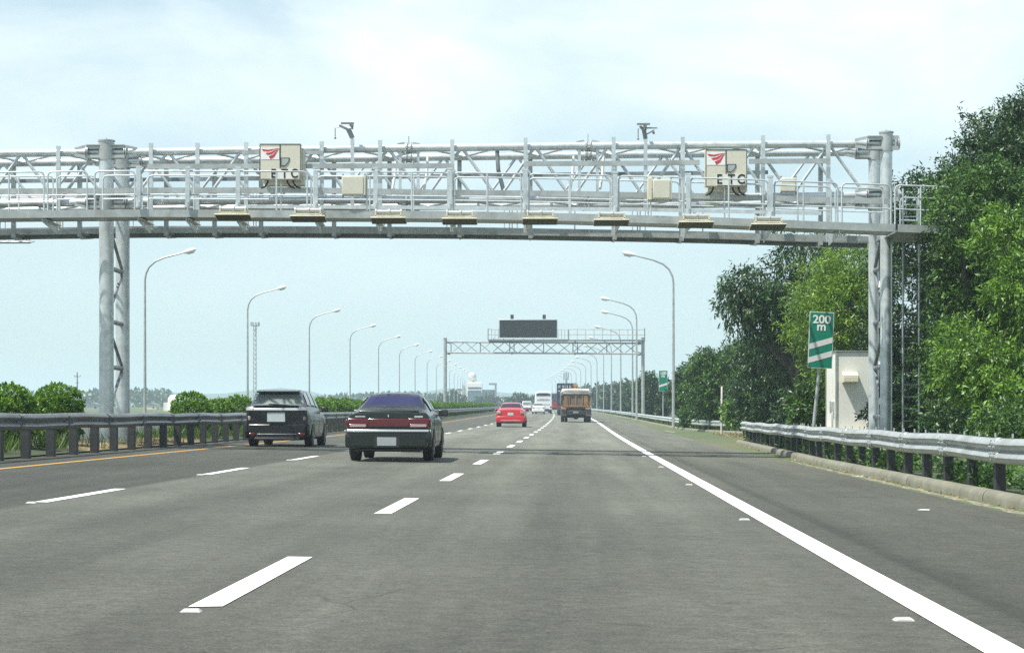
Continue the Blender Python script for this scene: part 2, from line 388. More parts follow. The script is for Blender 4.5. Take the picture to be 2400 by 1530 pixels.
def tufts(ells, ntuft, per, L, W, seed, droop=.3, shell=.6, twig=.5, spread=.8, lumpy=1.0):
    """leaf clusters through the volume of a union of ellipsoids (x,y,z,rx,ry,rz)"""
    rng = np.random.default_rng(seed); E = np.array(ells, float)
    wgt = (E[:, 3] * E[:, 5]) ; wgt /= wgt.sum()
    k = rng.choice(len(E), ntuft, p=wgt)
    u = rng.normal(size=(ntuft, 3)); u /= np.linalg.norm(u, axis=1, keepdims=True)
    rad = shell + (1.08 - shell) * rng.random(ntuft) ** .7
    lump = 1 + lumpy * .16 * np.sin(u[:, 0] * 5 + E[k, 0] * 3) * np.sin(u[:, 2] * 6 + E[k, 2] * 2) + lumpy * .07 * rng.normal(size=ntuft)
    pos = E[k, :3] + u * E[k, 3:6] * (rad * lump)[:, None]
    dr = u * .8 + rng.normal(size=(ntuft, 3)) * .5; dr[:, 2] -= droop
    dr /= np.linalg.norm(dr, axis=1, keepdims=True)
    tt = rng.random((ntuft, 1)) * .7 + .15                 # tone of a whole tuft
    t = rng.random((ntuft, per))
    base = pos[:, None, :] + dr[:, None, :] * (t * twig)[..., None] + rng.normal(size=(ntuft, per, 3)) * twig * .10
    ld = dr[:, None, :] * .7 + rng.normal(size=(ntuft, per, 3)) * spread; ld[..., 2] -= droop * .8
    Ls = L * (.4 + 1.0 * rng.random((ntuft, per))); Ws = W * (.7 + .6 * rng.random((ntuft, per)))
    tint = np.clip(tt ** 1.5 * .85 + .35 * rng.random((ntuft, per)) - .06, 0, 1)
    return base.reshape(-1, 3), ld.reshape(-1, 3), Ls.reshape(-1), Ws.reshape(-1), tint.reshape(-1), rng
def tree(name, label, cat, base, ells, ntuft, per, L, W, m, seed, trunk_r=.16, droop=.3, shell=.55, twig=.5, group=None, forks=None, spread=.8):
    t = thing(name, label, cat, base, 0, group)
    b, d, Ls, Ws, ti, rng = tufts(ells, ntuft, per, L, W, seed, droop, shell, twig, spread)
    leaf_object('crown', b, d, Ls, Ws, ti, m, t, base, rng)
    rd = random.Random(seed); mb = MB(); B = Vector(base)
    top = Vector((sum(e[0] for e in ells) / len(ells), sum(e[1] for e in ells) / len(ells), sum(e[2] for e in ells) / len(ells)))
    fork = B.lerp(top, .45); fork.x = B.x + (fork.x - B.x) * .6
    mb.tube([B - Vector((0, 0, .2)), B.lerp(fork, .5) + Vector((rd.uniform(-.1, .1), 0, 0)), fork], [trunk_r * 1.15, trunk_r, trunk_r * .8], 9)
    for e in ells:
        c = Vector(e[:3]); m1 = fork.lerp(c, .5) + Vector((rd.uniform(-.25, .25), rd.uniform(-.25, .25), rd.uniform(0, .3)))
        mb.tube([fork, m1, c], [trunk_r * .6, trunk_r * .4, trunk_r * .15], 7)
        for q in range(4):
            a = Vector((rd.uniform(-1, 1) * e[3], rd.uniform(-1, 1) * e[4], rd.uniform(-.5, 1) * e[5])) * .75
            mb.tube([m1.lerp(c, .5), c + a * .5 + Vector((0, 0, .1)), c + a], [trunk_r * .22, trunk_r * .13, .012], 5)
    mb.build('trunk', M['bark'], t)
    return t
# ------------------------------------------------------------------ ground, carriageways, markings
def strip(name, sl, sr, Ys, ns, dz, m, zf=None):
    vs = []; fs = []; uv = []
    for Y in Ys:
        a = sl(Y) if callable(sl) else sl; b = sr(Y) if callable(sr) else sr
        for k in range(ns + 1):
            s = a + (b - a) * k / ns
            z = (zf(s, Y) if zf else zr(s, Y)) + dz
            vs.append((xl(Y) + s, Y, z)); uv.append((s, Y))
    for i in range(len(Ys) - 1):
        for k in range(ns):
            q = i * (ns + 1) + k
            fs.append((q, q + 1, q + ns + 2, q + ns + 1))
    me = bpy.data.meshes.new(name); me.from_pydata(vs, [], fs); me.materials.append(m)
    ul = me.uv_layers.new(name='UVMap')
    li = np.empty(len(me.loops), np.int32); me.loops.foreach_get('vertex_index', li)
    ul.data.foreach_set('uv', np.array(uv, np.float32)[li].reshape(-1))
    o = bpy.data.objects.new(name, me); COL.objects.link(o)
    return structure(o)
YS = frange(-12, 55, 3) + frange(57, 140, 3)[0:] + frange(145, 420, 6) + frange(430, 1300, 25)
YS = sorted(set(round(y, 3) for y in YS))
KERB = [(-20, 6.9), (45, 7.0), (54, 7.24), (66, 7.45), (74, 7.6), (76, 10.3), (103, 10.2), (111, 8.8), (123, 7.9), (160, 7.6), (260, 7.4), (1300, 7.4)]
def kerb_s(Y): return ipc(Y, KERB)
GY = [-150, -40, 0, 30] + frange(55, 140, 8) + frange(160, 900, 40) + [1300, 2200, 3800, 6500]
GX = [-5500, -2500, -900, -300, -100, -60, -30, -24, -8.9, -4, 0, 4, 9.8, 14, 40, 100, 400, 1500, 5500]
vs = [(x + (xl(y) if abs(x) < 1000 else 0), y, g(y) - .10 if abs(x) < 60 else g(y)) for y in GY for x in GX]
nx = len(GX)
fs = [(i * nx + k, i * nx + k + 1, (i + 1) * nx + k + 1, (i + 1) * nx + k) for i in range(len(GY) - 1) for k in range(nx - 1)]
gm = MB().add(vs, fs).build('ground', M['field']); structure(gm)
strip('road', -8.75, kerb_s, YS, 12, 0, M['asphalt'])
strip('opposite_road', -23.2, -11.6, YS, 4, .02, M['asphalt_far'])
strip('median', -11.6, -8.75, YS, 3, 0, M['verge'], lambda s, Y: zr(-8.75, Y) + .03 + (.10 if -10.9 < s < -9.4 else 0))
strip('soil', -11.5, -8.8, frange(46, 61, 1.5), 3, .006, M['soil'], lambda s, Y: zr(-8.75, Y) + .03 + (.10 if -10.9 < s < -9.4 else 0))
strip('verge', lambda y: kerb_s(y) + .2, lambda y: kerb_s(y) + 40, YS, 8, .11, M['verge'])
# kerb: rounded concrete upstand, in runs with joints
km = MB()
ky = [y for y in frange(-10, 75, 1.5)]
prof = [(0, -.05), (.0, .07), (.02, .115), (.055, .14), (.17, .145), (.2, .14), (.2, -.05)]
def run(prof, fs_, Ys, mb, dz=0):
    path = [R(fs_(Y), Y, dz) for Y in Ys]
    mb.sweep(prof, path, [Vector((1, 0, 0))] * len(path))
for k in range(0, len(ky) - 1, 4):
    seg = ky[k:k + 5]; seg = seg[:]; seg[-1] -= .03
    if len(seg) > 1: run(prof, kerb_s, seg, km)
run(prof, kerb_s, [y for y in frange(75.9, 124, 3)] + frange(130, 700, 12), km)
structure(km.build('kerb', M['concrete']))
# gutter of grit and dry leaves at the foot of the kerb
structure(strip('gutter', lambda y: kerb_s(y) - .20 - .10 * sin(y * 1.7) ** 2, kerb_s, [y for y in frange(-10, 74, .5)], 1, .003, mat('grit', (.30, .28, .20), .95, var=.3, vscale=14, dirt=(.12, .13, .10), dscale=9, dlo=.42, dhi=.55)))
structure(strip('bay_surface', 7.7, kerb_s, frange(76.2, 111, 2), 3, .004, mat('bay_grit', (.105, .098, .082), .95, var=.2, vscale=3, dirt=(.40, .33, .17), dscale=.9, dlo=.56, dhi=.68)))
mk = MB()
def dash(s0, Y0, ln, wd, mb=mk, dz=.005, ragged=True):
    rd = random.Random(int(Y0 * 10))
    ys = frange(Y0, Y0 + ln, 1.0)
    vs = []
    for i, y in enumerate(ys): vs += [R(s0 - wd / 2, y, dz), R(s0 + wd / 2, y, dz)]
    if ragged: vs[0].y += rd.uniform(0, .06); vs[1].y += rd.uniform(0, .12)
    mb.add(vs, [(2 * i, 2 * i + 1, 2 * i + 3, 2 * i + 2) for i in range(len(ys) - 1)])
for k in range(-1, 9): dash(0.0, 10.72 + 9.93 * k, 3.75, .17)
for k in range(9, 60): dash(0.0, 10.72 + 9.93 * k, 4.2, .17)
for k in range(-2, 60): dash(-3.73, 22.0 + 9.85 * k, 3.9, .15)
def edge(s0, wd, Ys, mb): 
    vs = []
    for y in Ys: vs += [R(s0 - wd / 2, y, .005), R(s0 + wd / 2, y, .005)]
    mb.add(vs, [(2 * i, 2 * i + 1, 2 * i + 3, 2 * i + 2) for i in range(len(Ys) - 1)])
edge(3.80, .205, YS, mk)
for k in range(60): dash(-18.5, 14 + 10 * k, 4, .15); dash(-15.0, 16 + 10 * k, 4, .15)
structure(mk.build('road_markings', M['white_paint'], smooth=False))
ym = MB(); edge(-7.22, .16, YS, ym); edge(-12.2, .16, YS, ym)
structure(ym.build('edge_line', M['yellow_paint'], smooth=False))
fm = MB()
for (y0, s0), (y1, s1) in [((76, 8.35), (82, 8.2)), ((84, 8.15), (98, 7.6)), ((100, 7.55), (116, 6.9))]:
    a = R(s0, y0, .006); b = R(s1, y1, .006); fm.add([a - Vector((.09, 0, 0)), a + Vector((.09, 0, 0)), b + Vector((.07, 0, 0)), b - Vector((.07, 0, 0))], [(0, 1, 2, 3)])
structure(fm.build('bay_marking', M['faded_paint'], smooth=False))
# raised road studs
def stud_mb(mb, c):
    x, y, z = c
    w2, d2, h = .056, .045, .016
    vs = [(x - w2, y - d2, z - .002), (x + w2, y - d2, z - .002), (x + w2, y + d2, z - .002), (x - w2, y + d2, z - .002),
          (x - w2 * .66, y - d2 * .55, z + h), (x + w2 * .66, y - d2 * .55, z + h), (x + w2 * .66, y + d2 * .55, z + h), (x - w2 * .66, y + d2 * .55, z + h)]
    mb.add(vs, [(3, 2, 1, 0), (4, 5, 6, 7), (0, 1, 5, 4), (1, 2, 6, 5), (2, 3, 7, 6), (3, 0, 4, 7)])
studs = []
first = None
def stud(s, Y, label):
    global first
    if first is None:
        t = thing('road_stud', label, 'road stud', R(s, Y), 0, 'raised studs along the lane lines', local=True)
        mb = MB(); stud_mb(mb, (0, 0, 0)); mb.build('stud_body', mat('worn_stud', (.40, .40, .37), .6, var=.2, vscale=30), t, bevel=.005)
        ml_ = MB(); ml_.add([(-.036, -.0405, .003), (.036, -.0405, .003), (.030, -.031, .010), (-.030, -.031, .010)], [(0, 1, 2, 3)]); ml_.build('reflector', M['galv_old'], t, smooth=False)
        first = t; return
    c = copy_tree(first); c.location = R(s, Y); c['label'] = label
stud(3.57, 10.62, 'white raised road stud beside the solid edge line, largest and nearest of its row')
for k in range(1, 5): stud(3.57, 10.62 + 9.95 * k, 'small white road stud beside the solid edge line, %s in the row' % ORD[k])
stud(-.03, 10.52, 'white road stud touching the near end of the closest dash of the middle lane line')
for k in range(3): stud(-3.78, 21.85 + 9.85 * k, 'small road stud at the near end of the fast lane line, %s dash' % ORD[k])

# ------------------------------------------------------------------ guardrails
WPROF = [(-.015, .0), (.025, .012), (.075, .055), (.082, .075), (.075, .095), (.02, .135), (.0, .155), (.02, .175), (.075, .215), (.082, .235), (.075, .255), (.025, .298), (-.015, .31)]
def guardrail(name, label, sf, Ys, top, facing, m_rail, m_post, posts, group, post_w=(.10, .14), clips=None, flat=False):
    base = R(sf(Ys[0]), Ys[0]); t = thing(name, label, 'guardrail', base, 0, group)
    prof = [(o * facing, z + top - .31) for o, z in WPROF]
    mb = MB(); path = []
    for Y in Ys: path.append(R(sf(Y), Y, .012 * sin(Y * .9) * (1 if Y < 80 else 0)))
    mb.sweep(prof, path, [Vector((1, 0, 0))] * len(path))
    mb.build('rail', m_rail, t, solid=.006)
    first_p = None
    for y in posts:
        p = R(sf(y) - facing * .10, y)
        if first_p is None:
            q = MB(); q.box(p + Vector((0, 0, top / 2 - .06)), (post_w[0], post_w[1], top + .02))
            q.box(p + Vector((facing * .06, 0, top - .155)), (.07, .09, .16))
            first_p = q.build('post', m_post, t, bevel=.008); first_loc = p
        else:
            c = first_p.copy(); COL.objects.link(c); c.location = p - first_loc; c.parent = t
    fl_ = None
    for y in [Ys[0] + 3 + 3.66 * k for k in range(24)]:
        if not (18 < y < min(Ys[-1] - 1, 120)): continue
        p = R(sf(y), y)
        if fl_ is None:
            q = MB(); pr2 = [(o + .006 * facing, z) for o, z in prof]
            q.sweep(pr2, [p + Vector((0, -.16, 0)), p + Vector((0, .16, 0))], [Vector((1, 0, 0))] * 2)
            for yy in (-.11, .11):
                for zz in (.035, .115, .195, .275): c_ = p + Vector((facing * (.075 if zz in (.115, .195) else .05), yy, top - .31 + zz)); q.tube([c_ - Vector((.03, 0, 0)), c_ + Vector((.03, 0, 0))], .011, 7)
            jl = q.build('lap_joint', m_rail, t, solid=.004); fl_ = p
        else:
            c = jl.copy(); COL.objects.link(c); c.location = p - fl_; c.parent = t
    if clips:
        fc = None
        for y in clips:
            p = R(sf(y), y, top)
            if fc is None:
                q = MB(); q.box(p + Vector((0, 0, .03)), (.012, .05, .055)); fc = q.build('clip', M['galv_old'], t); fl = p
            else:
                c = fc.copy(); COL.objects.link(c); c.location = p - fl; c.parent = t
    return t
lp = [-8.45]
guardrail('guardrail', 'long dull grey guardrail on dark posts, between fast lane and round bushes', lambda y: -8.45, frange(14, 130, 2) + frange(134, 700, 8), .86, 1, M['rail_dull'], M['post_dark'],
          [32.2 + 1.9 * k for k in range(70)], 'roadside guardrails', post_w=(.17, .17))
guardrail('guardrail', 'near pale steel guardrail behind the concrete kerb, in front of the cream cabinet', lambda y: kerb_s(y) + .20, frange(12, 73.4, 1.2), .80, -1, M['galv_old'], M['post_dark'],
          [24.6 + 1.83 * k for k in range(27)], 'roadside guardrails', post_w=(.125, .15), clips=[22 + 1.05 * k for k in range(30)])
FR = [(90, 10.6), (103, 10.5), (111, 9.1), (123, 8.35), (160, 8.0), (260, 7.8), (1300, 7.8)]
guardrail('guardrail', 'farther pale guardrail bending round the lay-by beyond the end of the near one', lambda y: ipc(y, FR), frange(90, 160, 2.5) + frange(166, 600, 10), .64, -1, M['galv'], M['post_dark'],
          [92 + 2.2 * k for k in range(60)], 'roadside guardrails', post_w=(.11, .12))

# ------------------------------------------------------------------ toll gantry
GY0, GX0 = 52.0, 0.0
def GP(u, v, d=0.0):
    Y = (GY0 + d) / (1 + .03 * (u - 1200) / F)
    return P(u, v, Y)
V_TF = [(-60, 360.5), (370, 356), (600, 352), (1000, 347), (1300, 343), (1900, 338), (2060, 337)]
V_BF = [(0, 478), (480, 471), (1030, 468), (1500, 466), (2060, 457)]
V_TR = [(0, 383), (400, 377), (600, 375), (1000, 369), (1300, 365), (1800, 359), (2050, 357)]
V_BR = [(0, 493), (480, 487), (1000, 484), (1500, 481), (2050, 474)]
DR = 2.2
gb = P(249, 0, GY0); gb = Vector((gb.x, GY0, 0.15))
gan = thing('toll_gantry', 'wide galvanised pipe truss gantry with walkways spanning the whole motorway overhead', 'gantry', gb)
def US(a, b, n): return [a + (b - a) * k / n for k in range(n + 1)]
UL = -1700
for nm, vf, d in (('top_chord', V_TF, 0), ('bottom_chord', V_BF, 0), ('top_chord', V_TR, DR), ('bottom_chord', V_BR, DR)):
    mb = MB(); mb.tube([GP(u, ip(u, vf), d) for u in US(UL, 2098 if d == 0 and nm == 'top_chord' else 2066, 40)], .097, 16)
    mb.build(nm, M['galv'], gan)
def web(va, vb, d0, d1, uoff, ulo, uhi, r, n=8, per=172):
    mb = MB(); k = int((ulo - uoff) // per) + 1
    while uoff + per * (k + 1) < uhi + per:
        a = uoff + per * k; b = a + per / 2; c = a + per
        for x0, f0, dd0, x1, f1, dd1 in ((a, va, d0, b, vb, d1), (b, vb, d1, c, va, d0)):
            if x0 >= ulo and x1 <= uhi: mb.tube([GP(x0, ip(x0, f0), dd0), GP(x1, ip(x1, f1), dd1)], r, n)
        k += 1
    return mb
web(V_TF, V_BF, 0, 0, 1082 - 172 * 20, UL, 2040, .04).build('web_bracing', M['galv'], gan)
web(V_TR, V_BR, DR, DR, 1040 - 172 * 20, UL, 2040, .036).build('web_bracing', M['galv'], gan)
web(V_TF, V_TR, 0, DR, 1000 - 172 * 20, UL, 2040, .034).build('lateral_bracing', M['galv'], gan)
web(V_BF, V_BR, 0, DR, 1086 - 172 * 20, UL, 2040, .034).build('lateral_bracing', M['galv'], gan)
# chord splices and their light verticals
for uc in (-400, 958, 1378):
    for vf, d in ((V_TF, 0), (V_TR, DR), (V_BF, 0), (V_BR, DR)):
        mb = MB()
        for du in (-5, 5):
            c = GP(uc + du, ip(uc, vf), d)
            mb.tube([c - Vector((.018, 0, 0)), c + Vector((.018, 0, 0))], .145, 20)
        for q in range(10):
            a = 2 * pi * q / 10; c = GP(uc, ip(uc, vf), d) + Vector((0, sin(a), cos(a))) * .122
            mb.tube([c - Vector((.085, 0, 0)), c + Vector((.085, 0, 0))], .010, 6)
        c = GP(uc, ip(uc, vf), d)
        for sx in (-1, 1):
            mb.beam(c + Vector((sx * .10, 0, .13)), c + Vector((sx * .28, 0, .10)), .010, .04); mb.beam(c + Vector((sx * .10, 0, -.13)), c + Vector((sx * .28, 0, -.10)), .010, .04)
        if vf is V_TF: mb.tube([GP(uc, ip(uc, V_TF) - 28, 0), GP(uc, ip(uc, V_TF), 0)], .012, 6)
        mb.build('splice', M['galv_old'], gan)
    for du in (-20, 22):
        mb = MB(); mb.beam(GP(uc + du, ip(uc, V_TR), DR), GP(uc + du, ip(uc, V_BR), DR), .07, .07)
        mb.beam(GP(uc + du, ip(uc, V_TF), 0), GP(uc + du, ip(uc, V_BF), 0), .07, .07); mb.build('vertical', M['galv'], gan)
mb = MB(); mb.tube([GP(1165, 352, .3), GP(1168, 400, .3), GP(1180, 446, .25)], .055, 10); mb.build('drop_pipe', M['galv_dark'], gan)
for u in (926, 1000, 1342, 1412):
    mb = MB(); mb.tube([GP(u + 3, 366, .5), GP(u, 410, .45), GP(u - 6, 444, .4)], .035, 9); mb.build('conduit', M['offwhite'], gan)
# columns
V_COLTOP = {0: 331, 1: 311}
def column(u, d, top_v, r, name='column'):
    b = GP(u, 700, d); z1 = GP(u, top_v, d).z
    mb = MB(); mb.tube([(b.x, b.y, 0.10), (b.x, b.y, z1)], r, 28)
    c = mb.build(name, M['galv'], gan)
    cp = MB(); cp.tube([(b.x, b.y, z1 - .02), (b.x, b.y, z1 + .02)], r + .035, 24); cp.tube([(b.x, b.y, z1), (b.x, b.y, z1 + .08)], .012, 6)
    cp.tube([(b.x, b.y, .10), (b.x, b.y, .135)], r + .12, 20)
    for q in range(8):
        a = q * pi / 4; cp.box((b.x + cos(a) * (r + .04), b.y + sin(a) * (r + .04), .22), (.09, .014, .18), rz=a)
    k = cp.build('cap_plate', M['galv_old'], c)
    return Vector((b.x, b.y, z1))
for tag_u, uf, ur, r, tv in (('m', 249.5, 287.5, .182, 331), ('v', 2077, 2049, .147, 311), ('o', -1650, -1560, .18, 345)):
    cf = column(uf, -.05, tv, r); crr = column(ur, DR, tv + 28, r)
    mb = MB()                                        # rungs and diagonals between the pair
    for z0, z1 in ((.9, 2.15), (2.15, 3.3), (3.3, 4.65), (4.65, 5.9)):
        mb.tube([(cf.x, cf.y, z0), (crr.x, crr.y, z0)], .06, 9)
        a, b = ((cf, z0), (crr, z1)) if int(z0 * 10) in (9, 33) else ((crr, z0), (cf, z1))
        mb.tube([(a[0].x, a[0].y, a[1]), (b[0].x, b[0].y, b[1])], .042, 9)
    mb.build('column_bracing', M['galv_dark'], gan)
    for vf, d, c in ((V_TF, 0, cf), (V_BF, 0, cf), (V_TR, DR, crr), (V_BR, DR, crr)):
        mb = MB(); uu = uf if d == 0 else ur        # flanged collar where the chord meets the column
        z = GP(uu, ip(uu, vf), d).z
        for sx in (-1, 1):
            outer = sx == {'m': 0, 'v': 1, 'o': -1}[tag_u]; kq = .62 if outer else 1.0
            for off, rr in ((.46 * kq, .155), (.50 * kq, .155)):
                x = c.x + sx * off
                mb.tube([(x - .012, c.y, z), (x + .012, c.y, z)], rr, 16)
            x0 = c.x + sx * (r - .03)
            for zz in (z + .13, z - .13): mb.beam((x0, c.y - .10, zz), (c.x + sx * .48 * kq, c.y - .10, zz), .016, .10)
            if outer: continue
            mb.box((c.x + sx * .30, c.y, z + .155), (.36, .30, .015)); mb.box((c.x + sx * .30, c.y, z - .155), (.36, .30, .015))
            mb.beam((c.x + sx * .5, c.y - .1, z + .13), (c.x + sx * .78, c.y - .05, z + .07), .012, .07); mb.beam((c.x + sx * .5, c.y - .1, z - .13), (c.x + sx * .78, c.y - .05, z - .07), .012, .07)
        mb.tube([(c.x, c.y, z - .2), (c.x, c.y, z + .22)], r + .018, 24, cap=False)
        mb.build('collar', M['galv_old'], gan)
# cables strapped to the verge columns
cv = MB(); base = GP(2062, 700, .35)
cb = [(base.x + .02 * sin(k * 1.7) - .02, base.y - .2, .3 + k * .45) for k in range(12)]
cv.tube(cb, .028, 7); cv.tube([(x + .05 + .02 * sin(i), y - .02, z) for i, (x, y, z) in enumerate(cb)], .022, 7); cv.build('cable', M['post_dark'], gan)
for z in (1.2, 2.2, 3.1, 4.1):
    q = MB(); q.tube([(base.x - .02, base.y - .2, z), (base.x, base.y - .21, z + .16)], .055, 8); q.build('cable_wrap', M['offwhite'], gan)
# uprights on the truss face, their brackets, the two walkways
FU = [-620, -450, -300, -160, 137, 354, 463, 577, 754, 891, 1060, 1232, 1438, 1600, 1788, 1941]
VFT = [(137, 343), (354, 336), (463, 336), (577, 334), (754, 332), (891, 329), (1060, 328), (1232, 324), (1438, 322), (1600, 322), (1788, 318), (1941, 316)]
V_DK = [(0, 510.5), (330, 507.5), (1000, 511), (1300, 516), (1700, 527), (1950, 537), (2200, 546)]   # front lower edge of front walkway
V_RK = [(-300, 557), (0, 550), (350, 545), (600, 545), (900, 546.5), (1150, 548.5), (1250, 550.5), (1500, 555), (1700, 559), (1860, 565), (2000, 568)]
DF, DI, DB = -2.0, -1.0, 2.95
def zdk(u): return GP(u, ip(u, V_DK), DF).z
def zrk(u): return GP(u, ip(u, V_RK), DB).z
def at_d(p, d):                     # same x as p, moved to depth d of the gantry
    return Vector((p.x, GY0 + d - .03 * p.x, p.z))
for u in FU:
    tp = GP(u, ip(u, VFT), -.17); x = tp.x
    pb = Vector((tp.x, tp.y, zdk(u) - .16))
    mb = MB(); mb.beam(tp, pb, .10, .10)
    p0 = at_d(pb, DF + .02); p0.z = zdk(u) - .015; zb = p0.z
    mb.poly([(0, 0), (0, -.09), (1.5, -.24), (1.72, -.24), (1.72, 0)], .012, (x, p0.y, zb), (-.0, 1, 0), (0, 0, 1))
    mb.box((x + .05, p0.y + .9, zb - .03), (.10, 1.7, .012))
    mb.build('upright', M['galv'], gan)
for u in [-520, -330, -160, 32, 187, 390, 503, 612, 783, 913, 1077, 1243, 1440, 1597, 1775, 1923]:
    tp = GP(u, ip(u, V_TR) - 6, DR + .17); x = tp.x
    mb = MB(); zb = zrk(u); pb = Vector((tp.x, tp.y, zb - .14)); mb.beam(tp, pb, .11, .11)
    mb.poly([(0, -.05), (0, -.24), (.25, -.24), (1.75, -.10), (1.75, -.05)], .012, (x, tp.y, zb + .05), (0, 1, 0), (0, 0, 1))
    mb.box((x + .05, tp.y + .9, zb - .03), (.10, 1.7, .012))
    mb.build('upright', M['galv_old'], gan)
def deck(d0, d1, zf, u0, u1, n, m, name='walkway'):
    mb = MB(); us = US(u0, u1, n)
    for i in range(n):
        a, b = GP(us[i], 500, d0), GP(us[i + 1], 500, d0)
        za, zb = zf(us[i]), zf(us[i + 1])
        def q(p, d, z): v = at_d(p, d); v.z = z; return v
        # grating plate
        vs = [q(a, d0, za), q(b, d0, zb), q(b, d1, zb), q(a, d1, za)]
        vs += [v + Vector((0, 0, .035)) for v in vs]
        mb.add(vs, [(3, 2, 1, 0), (4, 5, 6, 7), (0, 1, 5, 4), (2, 3, 7, 6)] + ([(3, 0, 4, 7)] if i == 0 else []) + ([(1, 2, 6, 5)] if i == n - 1 else []))
        # toe boards, 2 mm proud of the deck edge, and edge channel
        for d, sg in ((d0, -1), (d1, 1)):
            off = sg * .004
            vs = [q(a, d + off, za - .012), q(b, d + off, zb - .012), q(b, d + off, zb + .17), q(a, d + off, za + .17)]
            vs2 = [v + Vector((0, sg * .008, 0)) for v in vs]
            mb.add(vs + vs2, [(0, 1, 2, 3), (7, 6, 5, 4), (0, 4, 5, 1), (2, 6, 7, 3)])
    return mb.build(name, m, gan, smooth=False)
deck(DF, DI, zdk, UL, 2098, 46, M['galv_old'])
deck(DB, DB + 1.15, zrk, UL, 2040, 40, M['galv_old'])
# end platform beyond the verge columns
deck(DF, .9, zdk, 2104, 2230, 3, M['galv_old'], 'end_platform')
for zo in (-.02,):                                   # channel beams under the walkways
    mb = MB()
    for u0, u1 in zip(US(UL, 2040, 24)[:-1], US(UL, 2040, 24)[1:]):
        a = at_d(GP(u0, 500, DB), DB + .5); a.z = zrk(u0) - .05; b = at_d(GP(u1, 500, DB), DB + .5); b.z = zrk(u1) - .05
        mb.beam(a, b, .08, .09)
    mb.build('walkway_beam', M['galv_dark'], gan)
def railing(us, d, zf, h=1.10, corner=True, mid=.53, r=.021, name='railing', posts=None):
    mb = MB()
    def q(u, z): v = GP(u, 450, d); v.z = zf(u) + z; return v
    u0, u1 = us[0], us[-1]; c = .10
    pts = [q(u0, 0), q(u0, h - c)]
    e = c * F / (GY0 + d)
    pts += [q(u0 + e * .3, h - c * .3), q(u0 + e, h)]
    for u in US(u0 + e, u1 - e, max(2, int((u1 - u0) / 120)))[1:-1]: pts.append(q(u, h))
    pts += [q(u1 - e, h), q(u1 - e * .3, h - c * .3), q(u1, h - c), q(u1, 0)]
    mb.tube(pts, r, 8)
    mb.tube([q(u, mid) for u in US(u0, u1, max(2, int((u1 - u0) / 120)))], r * .9, 8)
    for u in us[1:-1]: mb.tube([q(u, 0), q(u, h)], r, 8)
    return mb.build(name, M['galv'], gan)
for sec in ([-640, -480, -330], [-320, -120, -90], [-82, 21, 103], [112, 204], [222, 316], [330, 440, 648, 720], [735, 860, 965, 1050], [1063, 1142, 1222], [1240, 1337, 1435], [1450, 1525, 1600], [1618, 1708, 1800], [1815, 1883, 1963], [1973, 2088]):
    railing(sec, DF + .02, zdk)
    sc = [u * 1.0 + 4 for u in sec]; railing([1200 + (u - 1200) * (50.0 / 51.0) for u in sec], DI - .03, zdk)
railing([2098, 2158, 2228], DF + .02, zdk)
railing([2110, 2150, 2215], .85, zdk)
for a, b in [(-900 + 300 * k, -606 + 300 * k) for k in range(10)]:
    if b < 2050: railing([a, (a + b) / 2, b], DB + .03, zrk, r=.018); railing([a + 12, (a + b) / 2, b - 12], DB + 1.1, zrk, r=.018)
# cable trays and flat beams on the truss
def flat_beam(us, vs_, d, h, m=None, name='cable_tray', wdt=.05):
    mb = MB(); pts = [GP(u, v, d) for u, v in zip(us, vs_)]
    for a, b in zip(pts[:-1], pts[1:]): mb.beam(a, b, wdt, h)
    return mb.build(name, m or M['galv_old'], gan, smooth=False)
flat_beam([-700, 0, 380, 700, 1000, 1300, 1650, 2090], [452, 449, 446.5, 446, 451, 454, 460, 473], -.75, .135)
flat_beam([345, 700, 1064], [390.5, 389.5, 389], -.30, .12); flat_beam([1230, 1500, 1640], [384, 383, 381], -.30, .12); flat_beam([1755, 1945], [378.5, 377.5], -.30, .12)
flat_beam([568, 612], [358, 358], -.30, .09); flat_beam([704, 758], [358, 358], -.30, .09)
flat_beam([-700, 0, 600, 1200, 1800], [428, 425, 419, 411, 404], DR + .35, .10, M['galv_dark'])
flat_beam([560, 1000, 1500, 1925], [484, 487, 491, 500], -1.35, .085, M['galv'])
# posts that carry the antennas in front of the railing
ANT = [(545, 0), (721, 0), (910, 0), (1077, 0), (1266, 0), (1433.5, 0), (1632, 0), (1801.5, 0)]
APO = [325, 440, 558, 740, 880, 1054, 1230, 1442, 1613, 1806]
for u in APO:
    a = GP(u, ip(u, [(325, 397), (880, 401), (1230, 402), (1613, 414), (1806, 419)]), DF - .08); b = Vector((a.x, a.y, zdk(u) + .28))
    mb = MB(); mb.beam(a, b, .10, .10); mb.tube([b + Vector((0, -.02, -.06)), b + Vector((0, -.02, .06))], .065, 10)
    mb.box(b + Vector((0, .05, .3)), (.14, .12, .05)); mb.box(b + Vector((0, .05, .9)), (.14, .12, .05))
    mb.build('antenna_post', M['galv'], gan)
# concrete footings
def footing(u0, u1, lab):
    a = GP(u0, 900, -.6); b = GP(u1, 900, DR + .7)
    mb = MB(); mb.box(((a.x + b.x) / 2, (a.y + b.y) / 2, .02), (abs(b.x - a.x), b.y - a.y, .40)); o = mb.build('footing', M['concrete_pale'], gan, bevel=.02); return o
footing(222, 318, 'm'); footing(2010, 2120, 'v')
# ladder at the verge end
mb = MB(); lb = GP(2135, 900, .6)
for sx in (-.2, .2): mb.tube([(lb.x + sx, lb.y, .1), (lb.x + sx, lb.y, 6.6)], .025, 8)
for k in range(20): mb.tube([(lb.x - .2, lb.y, .5 + .3 * k), (lb.x + .2, lb.y, .5 + .3 * k)], .014, 6)
mb.build('ladder', M['galv'], gan)

